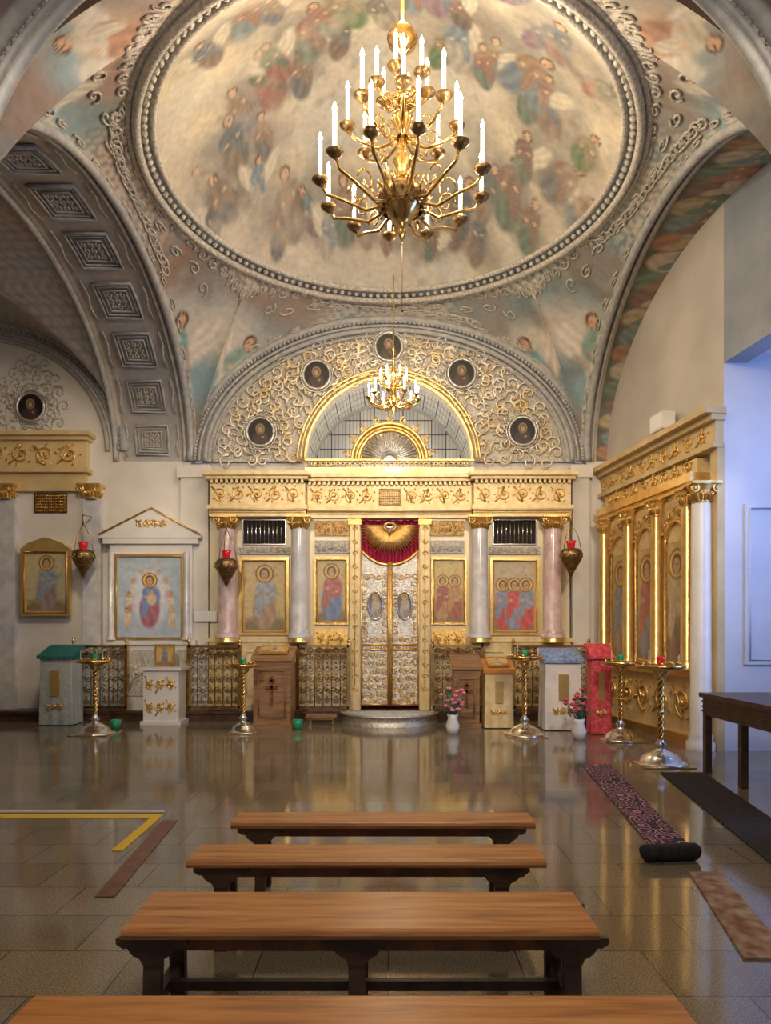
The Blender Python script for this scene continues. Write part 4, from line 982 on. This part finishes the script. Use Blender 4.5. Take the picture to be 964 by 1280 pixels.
# kneeling stool
mb = MB(); t = thing('low_stool', 'low brown stool with turned feet left of the rounded platform', 'stool', (wx(402, 11.6), 11.6, 0))
mb.box(-.26, .26, -.12, .12, .12, .17); mb.box(-.22, .22, -.09, .09, .09, .12); mb.build('top', 'walnut', t)
for sx in (-1, 1):
    for sy in (-1, 1): mb = MB(); mb.lathe([(.02, 0), (.03, .03), (.018, .06), (.028, .09)], (sx*.19, sy*.06, 0), 10); mb.build('leg', 'brass', t)
# small green votive glasses
for px, py, lab in ((372, 912, 'green votive glass on the floor by the left of the platform'), (145, 912, 'green votive glass on the floor at the far left')):
    d = FP*EYE/(py-CY); mb = MB(); mb.lathe([(.001, 0), (.05, 0), (.07, .08), (.085, .16), (.075, .16), (.001, .05)], n=16); o = mb.build('votive_glass', 'green', None, (wx(px, d), min(d, 11.8), 0)); tag(o, lab, 'votive lamp')
# dark side table at right
t = thing('side_table', 'dark lacquered side table with thick moulded apron at the right edge', 'table', (3.95, 6.85, 0))
mb = MB(); mb.box(-.45, .45, -.85, .85, .84, .89); mb.box(-.42, .42, -.82, .82, .64, .84)
for z in (.68, .73, .79): mb.box(-.435, .435, -.835, .835, z, z+.014)
mb.build('top', 'darkwood', t)
for sx in (-1, 1):
    for sy in (-1, 0, 1): mb = MB(); mb.box(sx*.39-.035, sx*.39+.035, sy*.77-.035, sy*.77+.035, 0, .64); mb.build('leg', 'darkwood', t)
# floodlight on the right cornice
p = rw(2.2, .17, CT); t = thing('floodlight', 'white box floodlight standing on the right cornice', 'lamp', p, -1.44)
mb = MB(); mb.box(-.18, .18, -.10, .10, .05, .30); mb.box(-.12, .12, -.05, .05, 0, .05); mb.build('housing', 'whitegloss', t)
mb = MB(); mb.box(-.15, .15, -.105, -.10, .08, .27); mb.build('lens', 'paper', t)

# ---- hanging lamps
def lampada(px, ytop, ybot, d, lab):
    x = wx(px, d); zt, zb = wz(ytop, d), wz(ybot, d); t = thing('hanging_oil_lamp', lab, 'hanging lamp', (x, d, zb), 0, 'dark pierced hanging oil lamps'); H = zt-zb
    mb = MB(); mb.lathe([(.001, 0), (.02, .03), (.05, .09), (.13, .22), (.19, .33), (.20, .40), (.16, .46), (.14, .48), (.001, .46)], n=20); mb.build('bowl', 'darkbrass', t)
    mb = MB(); mb.lathe([(.06, .46), (.07, .56), (.085, .62), (.07, .62)], n=14); mb.build('glass', 'redglass', t)
    mb = MB()
    for k in range(3):
        a = 2*PI*k/3; mb.tube([(.19*cos(a), .19*sin(a), .40), (.12*cos(a), .12*sin(a), H*.55+.2), (.01*cos(a), .01*sin(a), H)], .007, 4)
        for s in range(3): b_ = a+s*.7; pp = spiral(.0, .36, .05, 1.1, 1, s, 8); mb.tube([((.19)*cos(b_)+u*-sin(b_), .19*sin(b_)+u*cos(b_), v) for u, v in pp], .008, 4)
    mb.tube([(0, 0, H), (0, .0, H+.16), (0, .33, H+.18)], .012, 5); mb.build('chains', 'brass', t)
lampada(283, 662, 734, 11.6, 'dark hanging oil lamp before the left pink marbled column')
lampada(714, 655, 722, 11.5, 'dark hanging oil lamp before the right pier')
lampada(104, 655, 722, 11.9, 'dark hanging oil lamp between the framed icon and the gabled case')

# ================================================================ CHANDELIERS
def chandelier(t, tiers, stem, bulbr, dark=True):
    """tiers: (n, radius, arm root z, cup z, candle height, phase); stem profile (r,z)"""
    mb = MB(); mb.lathe(stem, n=20); mb.build('stem', 'brass', t)
    arm0 = {}
    for ti, (n, r, za, zc, hc, ph) in enumerate(tiers):
        for i in range(n):
            a = 2*PI*(i+ph)/n; ca, sa = cos(a), sin(a)
            f = lambda q, z: (q*r*ca, q*r*sa, z)
            mb = MB(); dz = zc-za
            mb.tube([f(.06, za), f(.2, za-.10*r-.02), f(.45, za-.22*r), f(.72, za-.12*r), f(.92, zc-.12*r-.02), f(1., zc-.01)], [.016*bulbr]*6, 6)
            sp = [(.55+.13*cos(j*.55)*(1-j/15), za-.04*r+.16*r*sin(j*.55)*(1-j/15)) for j in range(13)]; mb.tube([f(u, z) for u, z in sp], .009*bulbr, 4)
            sp = [(.28+.10*cos(-j*.55)*(1-j/15), za+.07*r+.13*r*sin(-j*.55)*(1-j/15)) for j in range(13)]; mb.tube([f(u, z) for u, z in sp], .009*bulbr, 4)
            arm = mb.build('arm', 'brass' if ti != 0 or not dark else 'brass', t)
            mb = MB(); s = bulbr; mb.lathe([(.001, -.05*s), (.02*s, -.03*s), (.05*s, -.01*s), (.075*s, .02*s), (.07*s, .025*s), (.03*s, .01*s), (.001, .01*s)], (r*ca, r*sa, zc), 14); mb.build('drip_cup', 'darkbrass' if dark else 'brass', t)
            mb = MB(); mb.lathe([(.017*s, 0), (.017*s, hc), (.001, hc)], (r*ca, r*sa, zc+.01*s), 10); c = mb.build('candle', 'wax', t)
            mb = MB(); mb.lathe([(.001, 0), (.014*s, .012*s), (.019*s, .03*s), (.012*s, .055*s), (.001, .085*s)], (r*ca, r*sa, zc+.01*s+hc), 8); mb.build('flame_bulb', 'flame', c)
DC = 7.5; xc = wx(503, DC)
zf = lambda py: wz(py, DC)-6.0
t = thing('great_chandelier', 'great brass chandelier of tall lit candles hanging below the painted dome', 'chandelier', (xc, DC, 6.0))
stem = [(.001, zf(303)), (.03, zf(298)), (.05, zf(290)), (.02, zf(282)), (.10, zf(276)), (.20, zf(262)), (.25, zf(250)), (.27, zf(244)), (.20, zf(236)), (.08, zf(230)), (.05, zf(215)), (.11, zf(203)), (.05, zf(190)), (.035, zf(170)), (.10, zf(155)), (.12, zf(148)), (.04, zf(138)),
        (.03, zf(115)), (.09, zf(104)), (.03, zf(94)), (.03, zf(72)), (.05, zf(66)), (.15, zf(56)), (.17, zf(48)), (.12, zf(38)), (.04, zf(30)), (.03, zf(10)), (.02, zf(-10))]
chandelier(t, [(12, .90, zf(245), zf(238), .42, .3), (8, .60, zf(170), zf(160), .40, .0), (6, .29, zf(122), zf(112), .30, .25)], stem, 1.25)
mb = MB()
for i in range(16):
    a = 2*PI*i/16; p = spiral(.26, zf(250), .075, 1.3, 1, PI/2, 10); mb.tube([(u*cos(a), u*sin(a), v) for u, v in p], .012, 4); mb.ball((.25*cos(a), .25*sin(a), zf(266)), .02, 4)
mb.lathe([(.24, zf(262)), (.28, zf(252)), (.285, zf(246)), (.23, zf(240))], n=24); mb.build('pierced_basket', 'darkbrass', t)
mb = MB(); 
for k in range(26): z = zf(-10)+k*.055; mb.tube([(.018*cos(j*PI/3), .018*sin(j*PI/3)*(k%2)+.0, z+.032*sin(j*PI/3)) if k % 2 == 0 else (0, .018*cos(j*PI/3), z+.032*sin(j*PI/3)) for j in range(6)], .006, 4, True)
mb.build('chain', 'darkbrass', t)
mb = MB(); mb.tube([(0,0,zf(303)), (0,0,zf(386))], .004, 4); mb.ball((0,0,zf(388)), .02, 5); mb.build('pull_cord', 'darkbrass', t)
D2 = 11.0; x2 = wx(492, D2); zg = lambda py: wz(py, D2)-5.4
t = thing('small_chandelier', 'small lit brass chandelier hanging in front of the arch niche', 'chandelier', (x2, D2, 5.4))
chandelier(t, [(10, .40, zg(503), zg(499), .16, .2), (6, .21, zg(482), zg(478), .14, 0)], [(.001, zg(517)), (.03, zg(513)), (.09, zg(507)), (.11, zg(500)), (.04, zg(492)), (.03, zg(480)), (.06, zg(470)), (.02, zg(460)), (.02, zg(445)), (.05, zg(440)), (.012, zg(432)), (.012, zg(345))], .85, False)

# ================================================================ LIGHT
def point(loc, e, col=(1,.80,.56), r=.08):  # serves the chandeliers and the added fill lights alike
    l = bpy.data.lights.new('lamp_or_fill_light', 'POINT'); l.energy = e; l.color = col; l.shadow_soft_size = r
    o = bpy.data.objects.new('lamp_or_fill_light', l); COL.objects.link(o); o.location = loc; return o
def spot(loc, tgt, e, ang, col=(1,.84,.64), r=.25, blend=.8):
    l = bpy.data.lights.new('added_spot_light', 'SPOT'); l.energy = e; l.color = col; l.shadow_soft_size = r; l.spot_size = R(ang); l.spot_blend = blend
    o = bpy.data.objects.new('added_spot_light', l); COL.objects.link(o); o.location = loc
    o.rotation_euler = (Vector(tgt)-Vector(loc)).to_track_quat('-Z', 'Y').to_euler(); return o
def area(loc, tgt, e, sx, sy, col=(1,1,1)):
    l = bpy.data.lights.new('daylight', 'AREA'); l.shape = 'RECTANGLE'; l.size = sx; l.size_y = sy; l.energy = e; l.color = col
    o = bpy.data.objects.new('daylight', l); COL.objects.link(o); o.location = loc
    o.rotation_euler = (Vector(tgt)-Vector(loc)).to_track_quat('-Z', 'Y').to_euler(); return o
for k in range(4):
    a = PI/4+k*PI/2; point((xc+1.05*cos(a), DC+1.05*sin(a), 6.9), 62)
point((xc, DC, 8.6), 45)
point((x2, D2-.1, 5.0), 40); point((x2, D2, 6.0), 18)
# unseen spots and fill points, added to brighten screen, side walls and niche
spot((-2.6, 2.2, 5.6), (-1.5, 12.4, 2.2), 1000, 62); spot((2.6, 2.2, 5.6), (1.4, 12.4, 2.6), 900, 62)
spot((-3.4, 8.2, 5.2), (-6.6, 12.4, 3.2), 260, 80, (1,.80,.55))
spot((2.0, 4.5, 5.6), (4.3, 10.6, 2.8), 320, 60, (1,.80,.56))
point((0, 1.2, 4.6), 170, (1,.88,.74), .3)  # added nave fill light without a fixture
point((0, YB+1.0, 5.0), 60, (1,.86,.66), .1)  # unseen point light added to brighten the niche
# daylight through the right window
area((6.6, 7.0, 3.3), (5.0, 8.8, 2.6), 170, 1.8, 2.8, (.16,.36,1.))
w = bpy.data.worlds.new('sky'); bpy.context.scene.world = w; w.use_nodes = True
w.node_tree.nodes['Background'].inputs[0].default_value = (.75,.80,.95,1); w.node_tree.nodes['Background'].inputs[1].default_value = .35
# ================================================================ CAMERA
cam = bpy.data.cameras.new('camera'); co = bpy.data.objects.new('camera', cam); COL.objects.link(co)
co.location = (0, 0, EYE); co.rotation_euler = (PI/2, 0, 0); cam.sensor_fit = 'VERTICAL'; cam.sensor_height = 36; cam.lens = FP/1280*36
cam.shift_y = (CY-640)/1280; cam.shift_x = -(CX-482)/1280; cam.clip_start = .05
sc = bpy.context.scene; sc.camera = co
sc.view_settings.view_transform = 'Standard'; sc.view_settings.look = 'None'; sc.view_settings.gamma = 1; sc.view_settings.use_curve_mapping = False
sc.view_settings.exposure = 0.0
